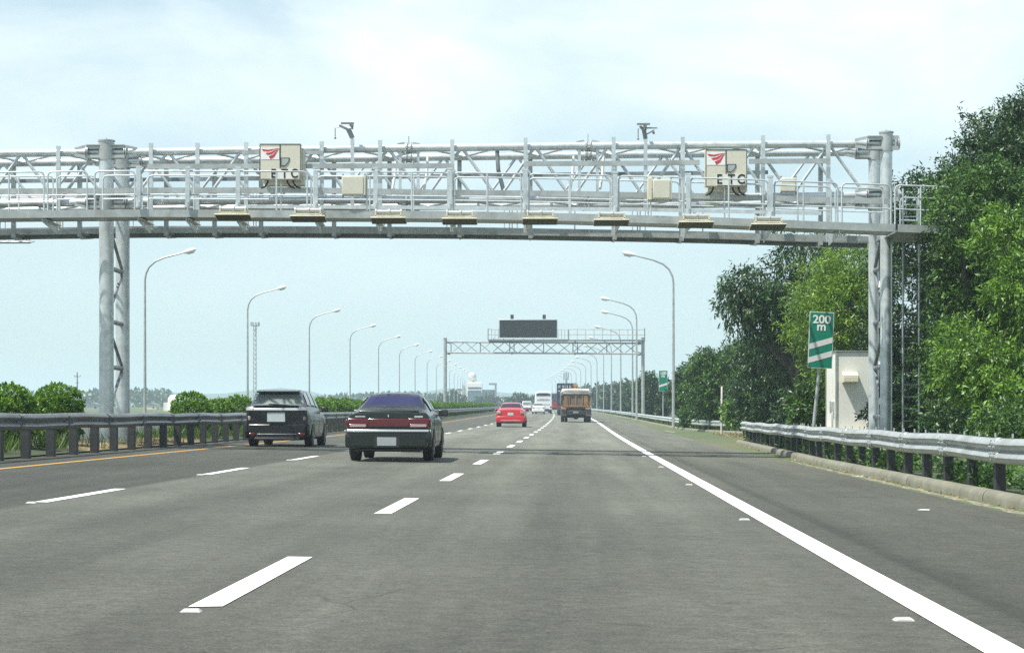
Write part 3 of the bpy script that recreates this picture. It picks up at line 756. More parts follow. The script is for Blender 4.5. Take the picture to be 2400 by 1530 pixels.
# antenna panels under the railing
ga = 'antenna panels hung along the front walkway'
ant_lab = ['first in the row from the median columns', 'second in the row from the median columns', 'third in the row, under the beige junction box', 'fourth in the row from the median columns', 'fifth in the row, under the plain middle span', 'sixth in the row, just before the second junction box', 'seventh in the row, left of the second toll sign', 'last of the row, nearest the verge columns']
def antenna(u, v, lab, white=False, flip=1):
    c = GP(u, v, DF - .45)
    t = thing('antenna_panel', 'flat cream antenna panel, ' + lab, 'antenna', c, 0, ga)
    k = .84 / 2; mt = M['offwhite'] if white else M['antenna_top']
    mb = MB(); mb.box(c + Vector((0, .18, -.03)), (.84, .56, .03), rx=radians(-9)); mb.build('panel', mt, t, bevel=.008)
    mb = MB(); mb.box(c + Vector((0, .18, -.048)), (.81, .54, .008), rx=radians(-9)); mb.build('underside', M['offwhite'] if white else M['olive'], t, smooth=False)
    mb = MB()
    for sx in (-.30, .30):
        mb.beam(c + Vector((sx, .0, .02)), c + Vector((sx, .0, .16)), .03, .03); mb.beam(c + Vector((sx, .35, 0)), c + Vector((sx, .2, .2)), .04, .03)
    mb.box(c + Vector((0, .0, .065)), (.66, .03, .02)); mb.build('frame', mt, t)
    mb = MB(); mb.tube([c + Vector((-.31, .08, .155)), c + Vector((.31, .08, .155))], .06, 12)
    for sx in (-.3, 0.02, .3): mb.tube([c + Vector((sx - .02, .08, .155)), c + Vector((sx + .02, .08, .155))], .082, 12)
    mb.build('pivot_tube', M['galv_old'], t)
    mb = MB(); mb.beam(c + Vector((.0, .10, .17)), c + Vector((.0, .50, .25)), .07, .07); mb.build('arm', M['galv_old'], t)
    return t
for (u, _), lab in zip(ANT, ant_lab):
    vv = ip(u, [(545, 504.5), (721, 508), (910, 512), (1077, 514), (1266, 514), (1433, 517), (1632, 522), (1801, 527)])
    antenna(u, vv, lab)
c = GP(44, 566, DB + 1.6)
wt = antenna(0, 0, 'x', True)
wt.location = c; wt.rotation_euler.z = pi; wt['label'] = 'flat white antenna panel hung low under the rear walkway near the median columns'
# toll signs
def toll_sign(u0, u1, v0, v1, seam_u, logo, handle, plate, lab, letters):
    d = -1.20
    a, b = GP(u0, v1, d), GP(u1, v0, d); cx, cz = (a.x + b.x) / 2, (a.z + b.z) / 2; y = (a.y + b.y) / 2; W, Hh = b.x - a.x, b.z - a.z
    t = thing('toll_sign', lab, 'sign', (cx, y, cz), 0, 'signs on the toll gantry', local=True)
    mb = MB(); mb.box((0, .12, 0), (W, .24, Hh)); mb.build('cabinet', M['beige'], t, bevel=.012)
    sx = (seam_u - (u0 + u1) / 2) / (u1 - u0) * W
    mb = MB(); mb.box((sx, -.003, 0), (.022, .010, Hh - .02)); 
    for z in (Hh / 2 - .01, -Hh / 2 + .01): mb.box((0, -.002, z), (W - .01, .012, .016))
    for x in (W / 2 - .01, -W / 2 + .01): mb.box((x, -.002, 0), (.014, .012, Hh - .06))
    mb.build('trim', M['post_dark'], t, smooth=False)
    def pt(u, v): return ((u - (u0 + u1) / 2) / (u1 - u0) * W, ((v0 + v1) / 2 - v) / (v1 - v0) * Hh)
    l0 = pt(logo[0], logo[3]); l1 = pt(logo[1], logo[2]); p0 = pt(plate[0], plate[3]); p1 = pt(plate[1], plate[2])
    mb = MB(); mb.box(((l0[0] + l1[0]) / 2, -.004, (l0[1] + l1[1]) / 2), (l1[0] - l0[0], .005, l1[1] - l0[1])); mb.build('logo_panel', M['offwhite'], t, smooth=False)
    mb = MB(); mb.box(((p0[0] + p1[0]) / 2, -.010, (p0[1] + p1[1]) / 2), (p1[0] - p0[0], .006, p1[1] - p0[1])); mb.build('letter_plate', M['cream'], t, smooth=False)
    # red fan of three tapering stripes
    lw, lh = l1[0] - l0[0], l1[1] - l0[1]; mb = MB()
    def lp_(x, y): return (l0[0] + lw * x, l1[1] - lh * y)
    for pts in ([(.03, .13), (.40, .19), (.98, .05), (.42, .33), (.13, .30)], [(.24, .46), (.52, .40), (.97, .08), (.60, .56), (.35, .62)], [(.42, .74), (.66, .60), (.98, .11), (.72, .80), (.52, .98)]):
        o = [lp_(*p) for p in pts]; mb.poly(o, .004, (0, -.009, 0), (1, 0, 0), (0, 0, 1))
    mb.build('logo', M['red_film'], t, smooth=False)
    h0 = pt(handle[0], handle[3]); h1 = pt(handle[1], handle[2]); hw, hh = h1[0] - h0[0], h1[1] - h0[1]
    def hpl(k): return [(h0[0] + hw * (.5 + (x - .5) * k), h0[1] + hh * (.5 + (y - .5) * k)) for x, y in ((0, 1), (1, 1), (.97, .7), (.78, .35), (.45, 0), (0, 0))]
    mb = MB(); mb.poly(hpl(1), .016, (0, -.006, 0), (1, 0, 0), (0, 0, 1)); hd_ = mb.build('handle', M['post_dark'], t, smooth=False)
    mb = MB(); mb.poly(hpl(.80), .02, (0, -.009, 0), (1, 0, 0), (0, 0, 1)); mb.build('handle_recess', M['galv_old'], t, smooth=False)
    pw, ph = p1[0] - p0[0], p1[1] - p0[1]
    for ch, lu in zip('ETC', letters):
        text_part('letter', ch, ph * 1.22, M['black'], t, (pt(lu, 0)[0], -.016, (p0[1] + p1[1]) / 2), sx=.84, bold=.007)
    mb = MB()
    for x, s in ((-.30, -1), (.16, 1), (.30, 1)):
        mb.tube([(W * x, .1, -Hh / 2), (W * x + s * .02, .1, -Hh / 2 - .08), (W * x + s * .08, .12, -Hh / 2 - .16), (W * x + s * .18, .16, -Hh / 2 - .19)], .022, 8)
    mb.build('cable', M['rubber'], t)
    mb = MB(); mb.box((.06, .55, -.08), (W * .95, .60, Hh * .9 + .10)); mb.build('rear_housing', M['beige'], t, bevel=.01)
toll_sign(608, 705, 337, 421.5, 656.5, (612, 654.5, 346, 374), (658, 679, 370, 390.5), (634, 700, 396, 420), 'beige toll sign with red striped fan and letters ETC, nearer the median columns', (641, 667, 690))
toll_sign(1653, 1751, 350, 438, 1701.5, (1656, 1700, 357, 387), (1704, 1725.5, 385, 404.5), (1679, 1745, 408.5, 434.5), 'beige toll sign with red striped fan and letters ETC, nearer the verge trees', (1686, 1714, 1737))
for (u0, u1, v0, v1, lab) in ((801, 857, 412, 458, 'square beige junction box on the walkway railing beside the first camera mast'), (1530, 1575, 420, 467, 'beige junction box with pale side frame, on the railing below the second camera mast'), (1830, 1868, 417, 450, 'beige junction box set back behind the railing beyond the last toll sign')):
    d = DF - .12 if u0 < 1800 else -.5
    a, b = GP(u0, v1, d), GP(u1, v0, d); W, Hh = b.x - a.x, b.z - a.z; c = (a + b) / 2
    t = thing('junction_box', lab, 'junction box', c, 0, 'junction boxes on the gantry', local=True)
    mb = MB(); mb.box((0, .1, 0), (W, .2, Hh)); mb.build('housing', M['beige'], t, bevel=.012)
    mb = MB()
    for sx in (-1, 1): mb.box((sx * W * .46, .09, Hh / 2 + .02), (.03, .1, .06)); mb.box((sx * W * .46, .09, -Hh / 2 - .02), (.03, .1, .06))
    mb.build('clamp', M['galv_dark'], t)
    mb = MB(); mb.box((-.02, -.008, 0), (W * .86, .014, Hh * .88)); mb.build('door', M['beige'], t, bevel=.005)
    if 1500 < u0 < 1600:
        mb = MB(); mb.box((-W / 2 - .07, .1, .01), (.10, .2, Hh * 1.1)); mb.build('side_frame', M['antenna_top'], t, bevel=.01)
# camera masts
def mast(u, vt, lab, mirror):
    a = GP(u, 488, -.25); b = GP(u, vt + 14, -.25); t = thing('camera_mast', lab, 'camera mast', a, 0, 'masts on the gantry')
    mb = MB(); mb.beam(a, b, .09, .09); mb.build('mast', M['galv'], t)
    s = mirror; mb = MB()
    mb.beam(b, b + Vector((-.10 * s, -.05, .22)), .10, .09); mb.beam(b + Vector((-.10 * s, -.05, .20)), b + Vector((-.32 * s, -.1, .30)), .06, .05)
    mb.box(b + Vector((-.12 * s, -.05, .36)), (.32, .12, .035)); mb.box(b + Vector((.0, -.05, .28)), (.05, .05, .14)); mb.build('head_bracket', M['galv_dark'], t)
    mb = MB(); mb.tube([b + Vector((-.32 * s, -.1, .25)), b + Vector((-.42 * s, -.1, .24)), b + Vector((-.42 * s, -.1, .0))], .014, 6); mb.sphere(b + Vector((-.42 * s, -.1, -.01)), .03); mb.build('lightning_arm', M['galv_dark'], t)
    mb = MB(); mb.tube([b + Vector((-.02, -.18, .30)), b + Vector((-.02, .12, .32))], .045, 10); mb.build('camera', M['galv_dark'], t)
    if mirror < 2:
        pass
    return t
mast(826, 310, 'mast topped by a bent camera bracket, rising beside the sign nearer the median', 1)
m2_ = mast(1513, 312, 'mast with crossarms, rising through the middle of the span near the second junction box', .45)
b = GP(1513, 326, -.25); mb = MB(); mb.beam(b + Vector((0, 0, .1)), b + Vector((.22, 0, .22)), .03, .03); mb.box(b + Vector((.16, 0, .27)), (.26, .05, .03)); mb.sphere(b + Vector((.2, 0, .15)), .035); mb.build('crossarm', M['galv_dark'], m2_)
# ------------------------------------------------------------------ vehicles
def paint(name, col, rough=.25, metal=0.0, coat=.6, var=.04):
    m = mat(name, col, rough, metal, var=var, vscale=3)
    b = m.node_tree.nodes['Principled BSDF']; b.inputs['Coat Weight'].default_value = coat; b.inputs['Coat Roughness'].default_value = .06
    return m
M['glass_dark'] = paint('dark_glass', (.018, .022, .026), .06, 0, .3)
M['glass_purple'] = paint('purple_tinted_glass', (.018, .016, .062), .12, 0, .15)
M['chrome'] = mat('chrome', (.80, .81, .82), .28, .8, var=.03)
M['tail_red'] = paint('tail_lamp_red', (.095, .006, .010), .18, 0, .7)
M['tail_clear'] = paint('tail_lamp_clear', (.40, .29, .29), .18, 0, .7)
M['plate_grey'] = mat('grey_number_plate', (.33, .36, .36), .4, var=.06, vscale=9)
M['plate'] = mat('number_plate', (.50, .56, .57), .4, var=.05, vscale=9)
M['rim'] = mat('alloy', (.30, .31, .32), .35, .6, var=.1)
M['trim_black'] = mat('black_trim', (.02, .02, .021), .55, var=.1)
P_SEDAN = paint('dark_green_paint', (.012, .018, .014), .28, .1, .3)
P_MPV = paint('charcoal_paint', (.012, .014, .016), .30, .1, .25)
P_RED = paint('red_paint', (.55, .012, .025), .25, 0, .8)
P_WHITE = paint('white_paint_car', (.72, .73, .73), .3, 0, .6)
P_SILVER = paint('silver_paint', (.45, .48, .50), .3, .5, .6)
P_GREYCAR = paint('grey_paint', (.16, .17, .18), .3, .3, .6)

def prof_pts(st):
    y, w, zb, zl, wl, zt, wt = st
    zm = zb + (zl - zb) * .52
    half = [(0, zb), (w * .80, zb), (w * .95, zb + .05), (w * .99, zb + .16), (w, zm), (w * .985, zl - .10), (wl + (w - wl) * .35, zl - .02),
            (wl + (wt - wl) * .05, zl + (zt - zl) * .05), (wl + (wt - wl) * .55, zl + (zt - zl) * .58), (wt + .012, zt - min(.05, (zt - zl) * .22)), (wt * .86, zt), (0, zt + .018)]
    full = half + [(-x, z) for x, z in half[-2:0:-1]]
    return [Vector((x, y, z)) for x, z in full]           # 22 points, counter-clockwise seen from behind? sign fixed by recalc
class Car:
    def __init__(s, name, label, cat, stations, pm, loc, rz, group, wheels=(.31, .20, 1.34, -1.36), rim=True):
        s.t = thing(name, label, cat, loc, rz, group, local=True); s.S = [prof_pts(q) for q in stations]; s.pm = pm
        mb = MB(); n = 22
        first = s.S[0]; last = s.S[-1]
        def shr(r, k):
            c = sum(r, Vector((0, 0, 0))) / len(r); return [c + (p - c) * k for p in r]
        rings = [shr(first, .55), shr(first, .90)] + s.S + [shr(last, .90), shr(last, .55)]
        vs = [p for r in rings for p in r]; fs = []
        for i in range(len(rings) - 1):
            for j in range(n): fs.append((i * n + j, i * n + (j + 1) % n, (i + 1) * n + (j + 1) % n, (i + 1) * n + j))
        fs.append(tuple(range(n))); fs.append(tuple((len(rings) - 1) * n + j for j in range(n - 1, -1, -1)))
        mb.add(vs, fs); s.body = mb.build('body', pm, s.t, subsurf=2)
        r, tw, yf, yr = wheels
        tr = max(q[1] for q in stations) - tw / 2 - .015
        for y in (yr, yf):
            for sx in (-1, 1):
                x = sx * tr; w_ = MB()
                w_.tube([(x - tw / 2, y, r), (x - tw / 2 + .02, y, r), (x + tw / 2 - .02, y, r), (x + tw / 2, y, r)], [r - .025, r, r, r - .025], 24)
                wo = w_.build('wheel', M['rubber'], s.t)
                if rim:
                    q = MB(); xo = x + sx * (tw / 2 + .003); q.tube([(xo - .02, y, r), (xo + .004, y, r)], [r * .66, r * .62], 20)
                    for k in range(5):
                        a = 2 * pi * k / 5; q.beam((xo + sx * .012, y, r), (xo + sx * .012, y + cos(a) * r * .6, r + sin(a) * r * .6), .02, .05)
                    q.build('rim', M['rim'], wo)
                # dark arch lining
                q = MB(); ns = 14; xo = sx * (max(st[1] for st in stations) + .004)
                o_ = [(cos(pi * k / ns) * (r + .05), sin(pi * k / ns) * (r + .05) - .02) for k in range(ns + 1)]
                q.poly(o_, .012, (xo - sx * .005, y, r), (0, 1, 0), (0, 0, 1)); q.build('wheel_arch', M['trim_black'], s.t, smooth=False)
    def at(s, t, j):
        i = max(0, min(len(s.S) - 2, int(t))); f = t - i; j = j % 22; a = int(j) % 22; b = (a + 1) % 22; k = j - int(j)
        lo = s.S[i][a].lerp(s.S[i][b], k); hi = s.S[i + 1][a].lerp(s.S[i + 1][b], k)
        return lo.lerp(hi, f)
    def patch(s, name, m, t0, t1, j0, j1, off=.010, n=6, k=8, parent=None, skew=0.0, th=.006):
        mb = MB(); pts = []
        for a in range(n + 1):
            for b in range(k + 1):
                t = t0 + (t1 - t0) * a / n; j = j0 + (j1 - j0) * b / k
                if skew: t += skew * (b / k)
                p = s.at(t, j); e = .02
                du = s.at(min(t + e, len(s.S) - 1.001), j) - s.at(t - e if t > e else t, j); dv = s.at(t, j + e) - s.at(t, j - e)
                nn = du.cross(dv)
                if nn.length < 1e-9: nn = Vector((0, 0, 1))
                nn.normalize()
                c = Vector((0, p.y, .7))
                if nn.dot(p - c) < 0: nn = -nn
                pts.append(p + nn * off)
        fs = [(a * (k + 1) + b, a * (k + 1) + b + 1, (a + 1) * (k + 1) + b + 1, (a + 1) * (k + 1) + b) for a in range(n) for b in range(k)]
        mb.add(pts, fs); return mb.build(name, m, parent or s.t, solid=th)
    def box(s, name, m, c, size, bevel=.01, parent=None, **kw):
        return MB().box(c, size, **kw).build(name, m, parent or s.t, bevel=bevel)
def mirrors(c, y, z, x, m):
    for sx in (-1, 1):
        q = MB(); q.box((sx * (x + .10), y, z), (.20, .09, .13)); q.beam((sx * (x - .06), y + .02, z - .04), (sx * (x + .03), y, z - .03), .04, .04)
        o = q.build('mirror', m, c.t, bevel=.025)
        q = MB(); q.box((sx * (x + .10), y - .048, z), (.16, .006, .10)); q.build('mirror_glass', M['glass_dark'], o, smooth=False)
def place(s, Y): return R(s, Y), -hd(Y)
G_V = 'traffic on the motorway'
# --- dark green sedan
SED = [(-2.25, .77, .36, .90, .775, .975, .70), (-2.21, .82, .30, .92, .79, .99, .72), (-2.05, .845, .24, .93, .79, 1.0, .725), (-1.42, .85, .2, .93, .785, 1.01, .715),
       (-.72, .85, .2, .93, .78, 1.335, .545), (-.5, .85, .2, .93, .78, 1.375, .53), (.15, .85, .2, .93, .78, 1.375, .53), (.36, .85, .2, .92, .78, 1.34, .545),
       (1.12, .85, .2, .90, .775, .93, .68), (1.6, .84, .22, .84, .75, .86, .64), (2.1, .80, .27, .72, .70, .75, .6), (2.25, .72, .34, .64, .62, .67, .5)]
loc, rz = place(-2.10, 41.4 + 2.25)
loc.x = -2.38
c = Car('sedan', 'dark green older saloon car with full-width red tail lights, nearest of all the traffic', 'car', SED, P_SEDAN, loc, rz, G_V)
c.patch('rear_window', M['glass_purple'], 3.12, 3.96, 9.55, 12.45, .012)
c.patch('windscreen', M['glass_dark'], 7.1, 7.9, 9.6, 12.4, .012)
for j0, j1 in ((7.25, 8.85), (22 - 8.85, 22 - 7.25)):
    c.patch('side_window', M['glass_dark'], 3.75, 5.4, j0, j1, .012); c.patch('side_window', M['glass_dark'], 5.5, 7.2, j0, j1, .012)
for x, wd in ((-.60, .41), (.60, .41)):
    o = c.box('tail_light', M['tail_red'], (x, -2.285, .765), (wd, .07, .19), .02)
    c.box('reversing_lamp', M['tail_clear'], (x, -2.322, .715), (wd * .78, .012, .055), .004, parent=o)
o = c.box('light_bar', M['tail_red'], (0, -2.283, .775), (.80, .06, .155), .012)
c.box('bar_seam', M['trim_black'], (0, -2.316, .70), (.80, .01, .02), 0, parent=o)
for sx in (-1, 1): c.box('side_lamp', M['tail_red'], (sx * .822, -2.17, .765), (.05, .24, .16), .015)
q = MB(); q.box((0, -2.30, .435), (1.57, .20, .33), taper=1.05); q.box((-.80, -2.12, .43), (.10, .34, .32), rz=radians(-6)); q.box((.80, -2.12, .43), (.10, .34, .32), rz=radians(6)); q.box((0, -2.22, .25), (1.35, .12, .10)); c_b = q.build('bumper', P_SEDAN, c.t, bevel=.06)
q = MB(); q.box((0, -2.402, .615), (1.62, .022, .045)); q.box((-.825, -2.26, .61), (.022, .28, .042), rz=radians(-8)); q.box((.825, -2.26, .61), (.022, .28, .042), rz=radians(8)); q.build('chrome_strip', M['chrome'], c_b, bevel=.006)
c.box('number_plate', M['plate_grey'], (-.02, -2.404, .40), (.38, .012, .165), .004, parent=c_b)
c.box('plate_recess', M['trim_black'], (-.02, -2.400, .40), (.50, .008, .22), 0, parent=c_b)
q = MB(); q.box((-.56, -2.262, .895), (.20, .012, .022)); q.box((.60, -2.262, .892), (.17, .012, .028)); q.poly([(-.014, 0), (0, -.035), (.014, 0), (0, .03)], .012, (0, -2.264, .91), (1, 0, 0), (0, 0, 1)); q.build('badge', M['chrome'], c.t, smooth=False)
q = MB(); q.tube([(-.5, -2.3, .23), (-.5, -2.1, .23)], .03, 10); q.build('exhaust', M['trim_black'], c.t)
q = MB(); q.box((0, -2.19, 1.0), (1.2, .08, .018)); q.build('lid_edge', P_SEDAN, c.t, bevel=.008)
for sx in (-.36, .36):
    q = MB(); q.box((sx, -.95, .85), (.2, .1, .1)); 
mirrors(c, .75, .97, .80, P_SEDAN)
q = MB()
for y in (-1.35, -.15, .95):
    for sx in (-1, 1): q.box((sx * .853, y, .6), (.004, .012, .5))
q.build('door_gap', M['trim_black'], c.t, smooth=False)
# --- charcoal MPV
MPV = [(-2.27, .70, .32, .97, .70, 1.02, .66), (-2.24, .785, .26, 1.0, .755, 1.05, .70), (-2.14, .845, .22, 1.02, .785, 1.12, .725), (-1.84, .86, .2, 1.02, .79, 1.47, .635), (-1.72, .865, .2, 1.02, .79, 1.535, .60),
       (-.6, .87, .2, 1.01, .79, 1.57, .575), (.3, .87, .2, .99, .785, 1.53, .57), (.5, .87, .2, .98, .78, 1.50, .56), (1.35, .86, .2, .95, .77, .99, .66), (1.8, .84, .22, .88, .74, .9, .62), (2.2, .78, .28, .72, .68, .75, .55), (2.27, .7, .34, .66, .6, .68, .5)]
loc, rz = place(-6.0, 55.8 + 2.27); loc.x = -6.27 + .06; loc.z = .055
c = Car('minivan', 'charcoal minivan with tall tailgate and chrome bar, in the fast lane beside the median guardrail', 'minivan', MPV, P_MPV, loc, rz, G_V)
M['glass_light'] = paint('bright_reflecting_glass', (.50, .56, .53), .10, .6, .3)  # pale base colour stands in for bright sky mirrored in the pane
c.patch('rear_window', M['glass_light'], 2.02, 2.98, 9.08, 12.92, .014)
c.patch('windscreen', M['glass_dark'], 7.1, 7.9, 9.6, 12.4, .012)
for j0, j1 in ((7.25, 8.85), (22 - 8.85, 22 - 7.25)):
    c.patch('side_window', M['glass_dark'], 3.4, 4.55, j0, j1, .012); c.patch('side_window', M['glass_dark'], 4.62, 5.45, j0, j1, .012); c.patch('side_window', M['glass_dark'], 5.52, 7.2, j0, j1, .012)
q = MB(); q.box((0, -1.88, 1.52), (1.16, .34, .045), rx=radians(7)); q.build('spoiler', P_MPV, c.t, bevel=.02)
q = MB(); q.box((0, -2.32, 1.035), (1.26, .06, .065)); q.box((-.70, -2.26, 1.05), (.22, .14, .09), rz=radians(-20)); q.box((.70, -2.26, 1.05), (.22, .14, .09), rz=radians(20)); q.build('chrome_bar', mat('bright_silver', (.74, .76, .77), .3, .25, var=.03), c.t, bevel=.012)
for sx in (-1, 1):
    o = c.box('tail_light', M['tail_clear'], (sx * .70, -2.255, 1.09), (.20, .10, .11), .02, rz=sx * radians(18))
    c.box('tail_lens', M['glass_dark'], (sx * .77, -2.20, .95), (.09, .16, .16), .02, parent=o)
    c.box('reflector', M['tail_clear'], (sx * .735, -2.265, .80), (.07, .04, .11), .015); c.box('fog_lamp', M['tail_red'], (sx * .66, -2.265, .37), (.18, .06, .075), .02)
q = MB(); q.box((0, -2.19, .45), (1.42, .18, .40), taper=1.11); q.box((-.80, -2.06, .46), (.1, .34, .38), rz=radians(-12)); q.box((.80, -2.06, .46), (.1, .34, .38), rz=radians(12)); bo = q.build('bumper', P_MPV, c.t, bevel=.085)
q = MB(); q.box((0, -2.282, .375), (1.06, .014, .022)); q.build('bumper_strip', M['galv_dark'], bo, bevel=.005)
q = MB(); q.box((0, -2.27, .25), (1.2, .10, .08)); q.build('lower_valance', M['trim_black'], bo, bevel=.02)
c.box('number_plate', M['plate'], (-.01, -2.315, .83), (.48, .012, .25), .004)
c.box('wiper', M['trim_black'], (.05, -2.19, 1.16), (.55, .02, .025), 0, ry=radians(4))
mirrors(c, .85, 1.04, .82, P_MPV)
q = MB()
for y in (-1.2, -.1, 1.05):
    for sx in (-1, 1): q.box((sx * .873, y, .66), (.004, .012, .56))
q.build('door_gap', M['trim_black'], c.t, smooth=False)
# --- other cars
HAT = [(-2.05, .76, .34, .93, .74, 1.0, .68), (-2.0, .82, .26, .96, .77, 1.03, .70), (-1.85, .86, .22, .97, .79, 1.06, .69), (-1.55, .875, .2, .97, .79, 1.09, .69), (-.85, .88, .2, .97, .785, 1.40, .56),
       (-.5, .88, .2, .97, .785, 1.45, .55), (.2, .88, .2, .96, .78, 1.46, .55), (.45, .88, .2, .95, .78, 1.42, .56), (1.2, .87, .2, .92, .77, .96, .66), (1.6, .85, .22, .86, .74, .88, .62), (1.95, .80, .27, .74, .68, .77, .56), (2.05, .72, .34, .66, .6, .69, .5)]
def small_car(name, label, cat, pm, s, Y, dx=None, reverse=False, red_lamps=True, st=HAT):
    loc, rz = place(s, Y)
    if dx is not None: loc.x = dx
    c = Car(name, label, cat, st, pm, loc, rz + (pi if reverse else 0), G_V, rim=False)
    c.patch('rear_window', M['glass_dark'], 3.15, 3.95, 9.5, 12.5, .012); c.patch('windscreen', M['glass_dark'], 7.1, 7.9, 9.6, 12.4, .012)
    for j0, j1 in ((7.25, 8.85), (22 - 8.85, 22 - 7.25)): c.patch('side_window', M['glass_dark'], 3.8, 7.1, j0, j1, .012, n=8)
    for sx in (-1, 1):
        o = c.box('tail_light', M['tail_red'] if not red_lamps else M['tail_clear'], (sx * .69, -2.06, .86), (.24, .08, .15), .02, rz=sx * radians(16))
        c.box('reflector', M['tail_red'], (sx * .70, -2.10, .46), (.16, .04, .06), .01)
    q = MB(); q.box((0, -2.06, .46), (1.60, .14, .36)); q.box((-.80, -1.9, .46), (.1, .3, .34), rz=radians(-8)); q.box((.80, -1.9, .46), (.1, .3, .34), rz=radians(8)); bo = q.build('bumper', pm, c.t, bevel=.04)
    c.box('lower_valance', M['trim_black'], (0, -2.06, .27), (1.25, .08, .09), .02, parent=bo)
    q = MB(); q.box((0, -2.134, .385), (1.15, .008, .035)); q.build('bumper_strip', M['galv'], bo, smooth=False)
    c.box('number_plate', M['plate'], (0, -2.06, .76), (.34, .05, .15), .004)
    mirrors(c, .85, 1.0, .82, pm)
    return c
small_car('hatchback', 'bright red compact car in the middle lane, ahead of the dark saloon', 'car', P_RED, -1.9, 126, dx=-.02)
bpy.context.view_layer.update()
# --- white cars beyond
small_car('hatchback', 'small white car close behind the white coach in the middle lane', 'car', P_WHITE, -2.2, 287, dx=62 * 287 / F)
small_car('hatchback', 'silver car far off in the fast lane beside the coach', 'car', P_SILVER, -5.6, 430, dx=46.5 * 430 / F)
# white van between
def boxy(name, label, cat, loc, rz, group=G_V): return thing(name, label, cat, loc, rz, group, local=True)
loc, rz = place(-5.4, 372); loc.x = 35 * 372 / F
t = boxy('van', 'white van with dark lower tail in the fast lane, just past the red car', 'van', loc, rz)
q = MB(); q.box((0, 0, 1.15), (1.68, 4.2, 1.3), taper=.93); q.build('body', P_WHITE, t, bevel=.08)
q = MB(); q.box((0, -2.1, .52), (1.62, .14, .24)); q.build('bumper', M['trim_black'], t, bevel=.03)
q = MB(); q.box((0, -2.075, 1.45), (1.35, .04, .42), rx=radians(2)); q.build('rear_window', M['glass_light'], t, bevel=.01)
for sx in (-1, 1):
    q = MB(); q.box((sx * .76, -2.11, .85), (.12, .05, .3)); q.build('tail_light', M['tail_red'], t, bevel=.01)
    for y in (-1.4, 1.4):
        q = MB(); q.tube([(sx * .62, y, .3), (sx * .82, y, .3)], .3, 18); q.build('wheel', M['rubber'], t)
q = MB(); q.box((-.02, -2.13, .72), (.34, .02, .15)); q.build('number_plate', M['plate'], t)
# --- coach
loc, rz = place(-1.85, 300); loc.x = 73.5 * 300 / F; loc.z = zr(-1.85, 300) - .0
t = boxy('coach', 'white motorcoach seen from behind in the middle lane, with dark band at the roof', 'bus', loc, rz)
q = MB()
outl = [(-1.24, .42), (1.24, .42), (1.25, 1.2), (1.22, 2.6), (1.14, 3.02), (.9, 3.16), (-.9, 3.16), (-1.14, 3.02), (-1.22, 2.6), (-1.25, 1.2)]
q.poly(outl, 10.6, (0, 5.3, 0), (1, 0, 0), (0, 0, 1)); q.build('body', P_WHITE, t, bevel=.10)
q = MB(); q.poly([(-1.0, 2.55), (1.0, 2.55), (.98, 2.82), (.6, 2.92), (-.6, 2.92), (-.98, 2.82)], .05, (0, -.02, 0), (1, 0, 0), (0, 0, 1)); q.build('rear_window', M['glass_purple'], t, bevel=.01)
q = MB()
rd = random.Random(4); x = -.86
while x < .84:                                       # unreadable painted line of lettering
    wd = rd.uniform(.07, .15); hh = rd.uniform(.13, .26); q.box((x + wd / 2, -.02, 1.98 + (hh - .2) / 2), (wd * .40, .03, hh * 1.3)); q.box((x + wd / 2, -.012, 1.9 + rd.choice((0, .07, .13))), (wd, .012, .045)); x += wd + .045
for x0, x1, z in ((-.75, -.5, 1.27), (-.1, .95, 1.29), (-.62, -.48, 1.18)): q.box(((x0 + x1) / 2, -.012, z), (x1 - x0, .012, .06))
q.build('lettering', mat('coach_lettering', (.13, .06, .055), .5, var=.5, vscale=4), t, smooth=False)
for sx in (-1, 1):
    q = MB(); q.box((sx * 1.06, -.03, .95), (.20, .06, .22)); q.build('tail_light', M['tail_red'], t, bevel=.02)
    q = MB(); q.box((sx * 1.36, 10.3, 2.5), (.12, .14, .42)); q.build('mirror', M['trim_black'], t, bevel=.02)
    q = MB(); q.box((sx * 1.246, 5.3, 2.2), (.02, 9.6, .72)); q.build('side_window', M['glass_dark'], t, bevel=.005)
    for y in (2.6, 8.2):
        q = MB(); q.tube([(sx * .95, y, .48), (sx * 1.24, y, .48)], .48, 20); q.build('wheel', M['rubber'], t)
q = MB(); q.box((0, .02, .46), (2.3, .16, .3)); q.box((.55, -.03, .62), (.42, .04, .12)); q.build('bumper', M['trim_black'], t, bevel=.03)
q = MB(); q.box((.0, -.025, .78), (.5, .03, .17)); q.build('number_plate', M['plate'], t)
# --- red lorry
loc, rz = place(-.2, 330); loc.x = 101 * 330 / F
t = boxy('lorry', 'dark topped lorry with red tail, half hidden between the coach and the navy container', 'truck', loc, rz)
q = MB(); q.box((0, 3, 2.45), (2.1, 6, 1.25)); q.build('load', mat('dark_tarp', (.06, .07, .10), .7, var=.2), t, bevel=.08)
q = MB(); q.box((0, 3, 1.32), (2.15, 6.1, .98)); q.box((0, -.06, 1.0), (2.3, .05, .3)); q.build('body', mat('lorry_red', (.22, .025, .03), .5, var=.2), t, bevel=.04)
q = MB(); q.box((0, 3.2, .65), (.9, 6.2, .3)); q.build('chassis', M['trim_black'], t, bevel=.02)
for sx in (-1, 1):
    for y in (1.0, 5.0):
        q = MB(); q.tube([(sx * .75, y, .48), (sx * 1.1, y, .48)], .48, 18); q.build('wheel', M['rubber'], t)
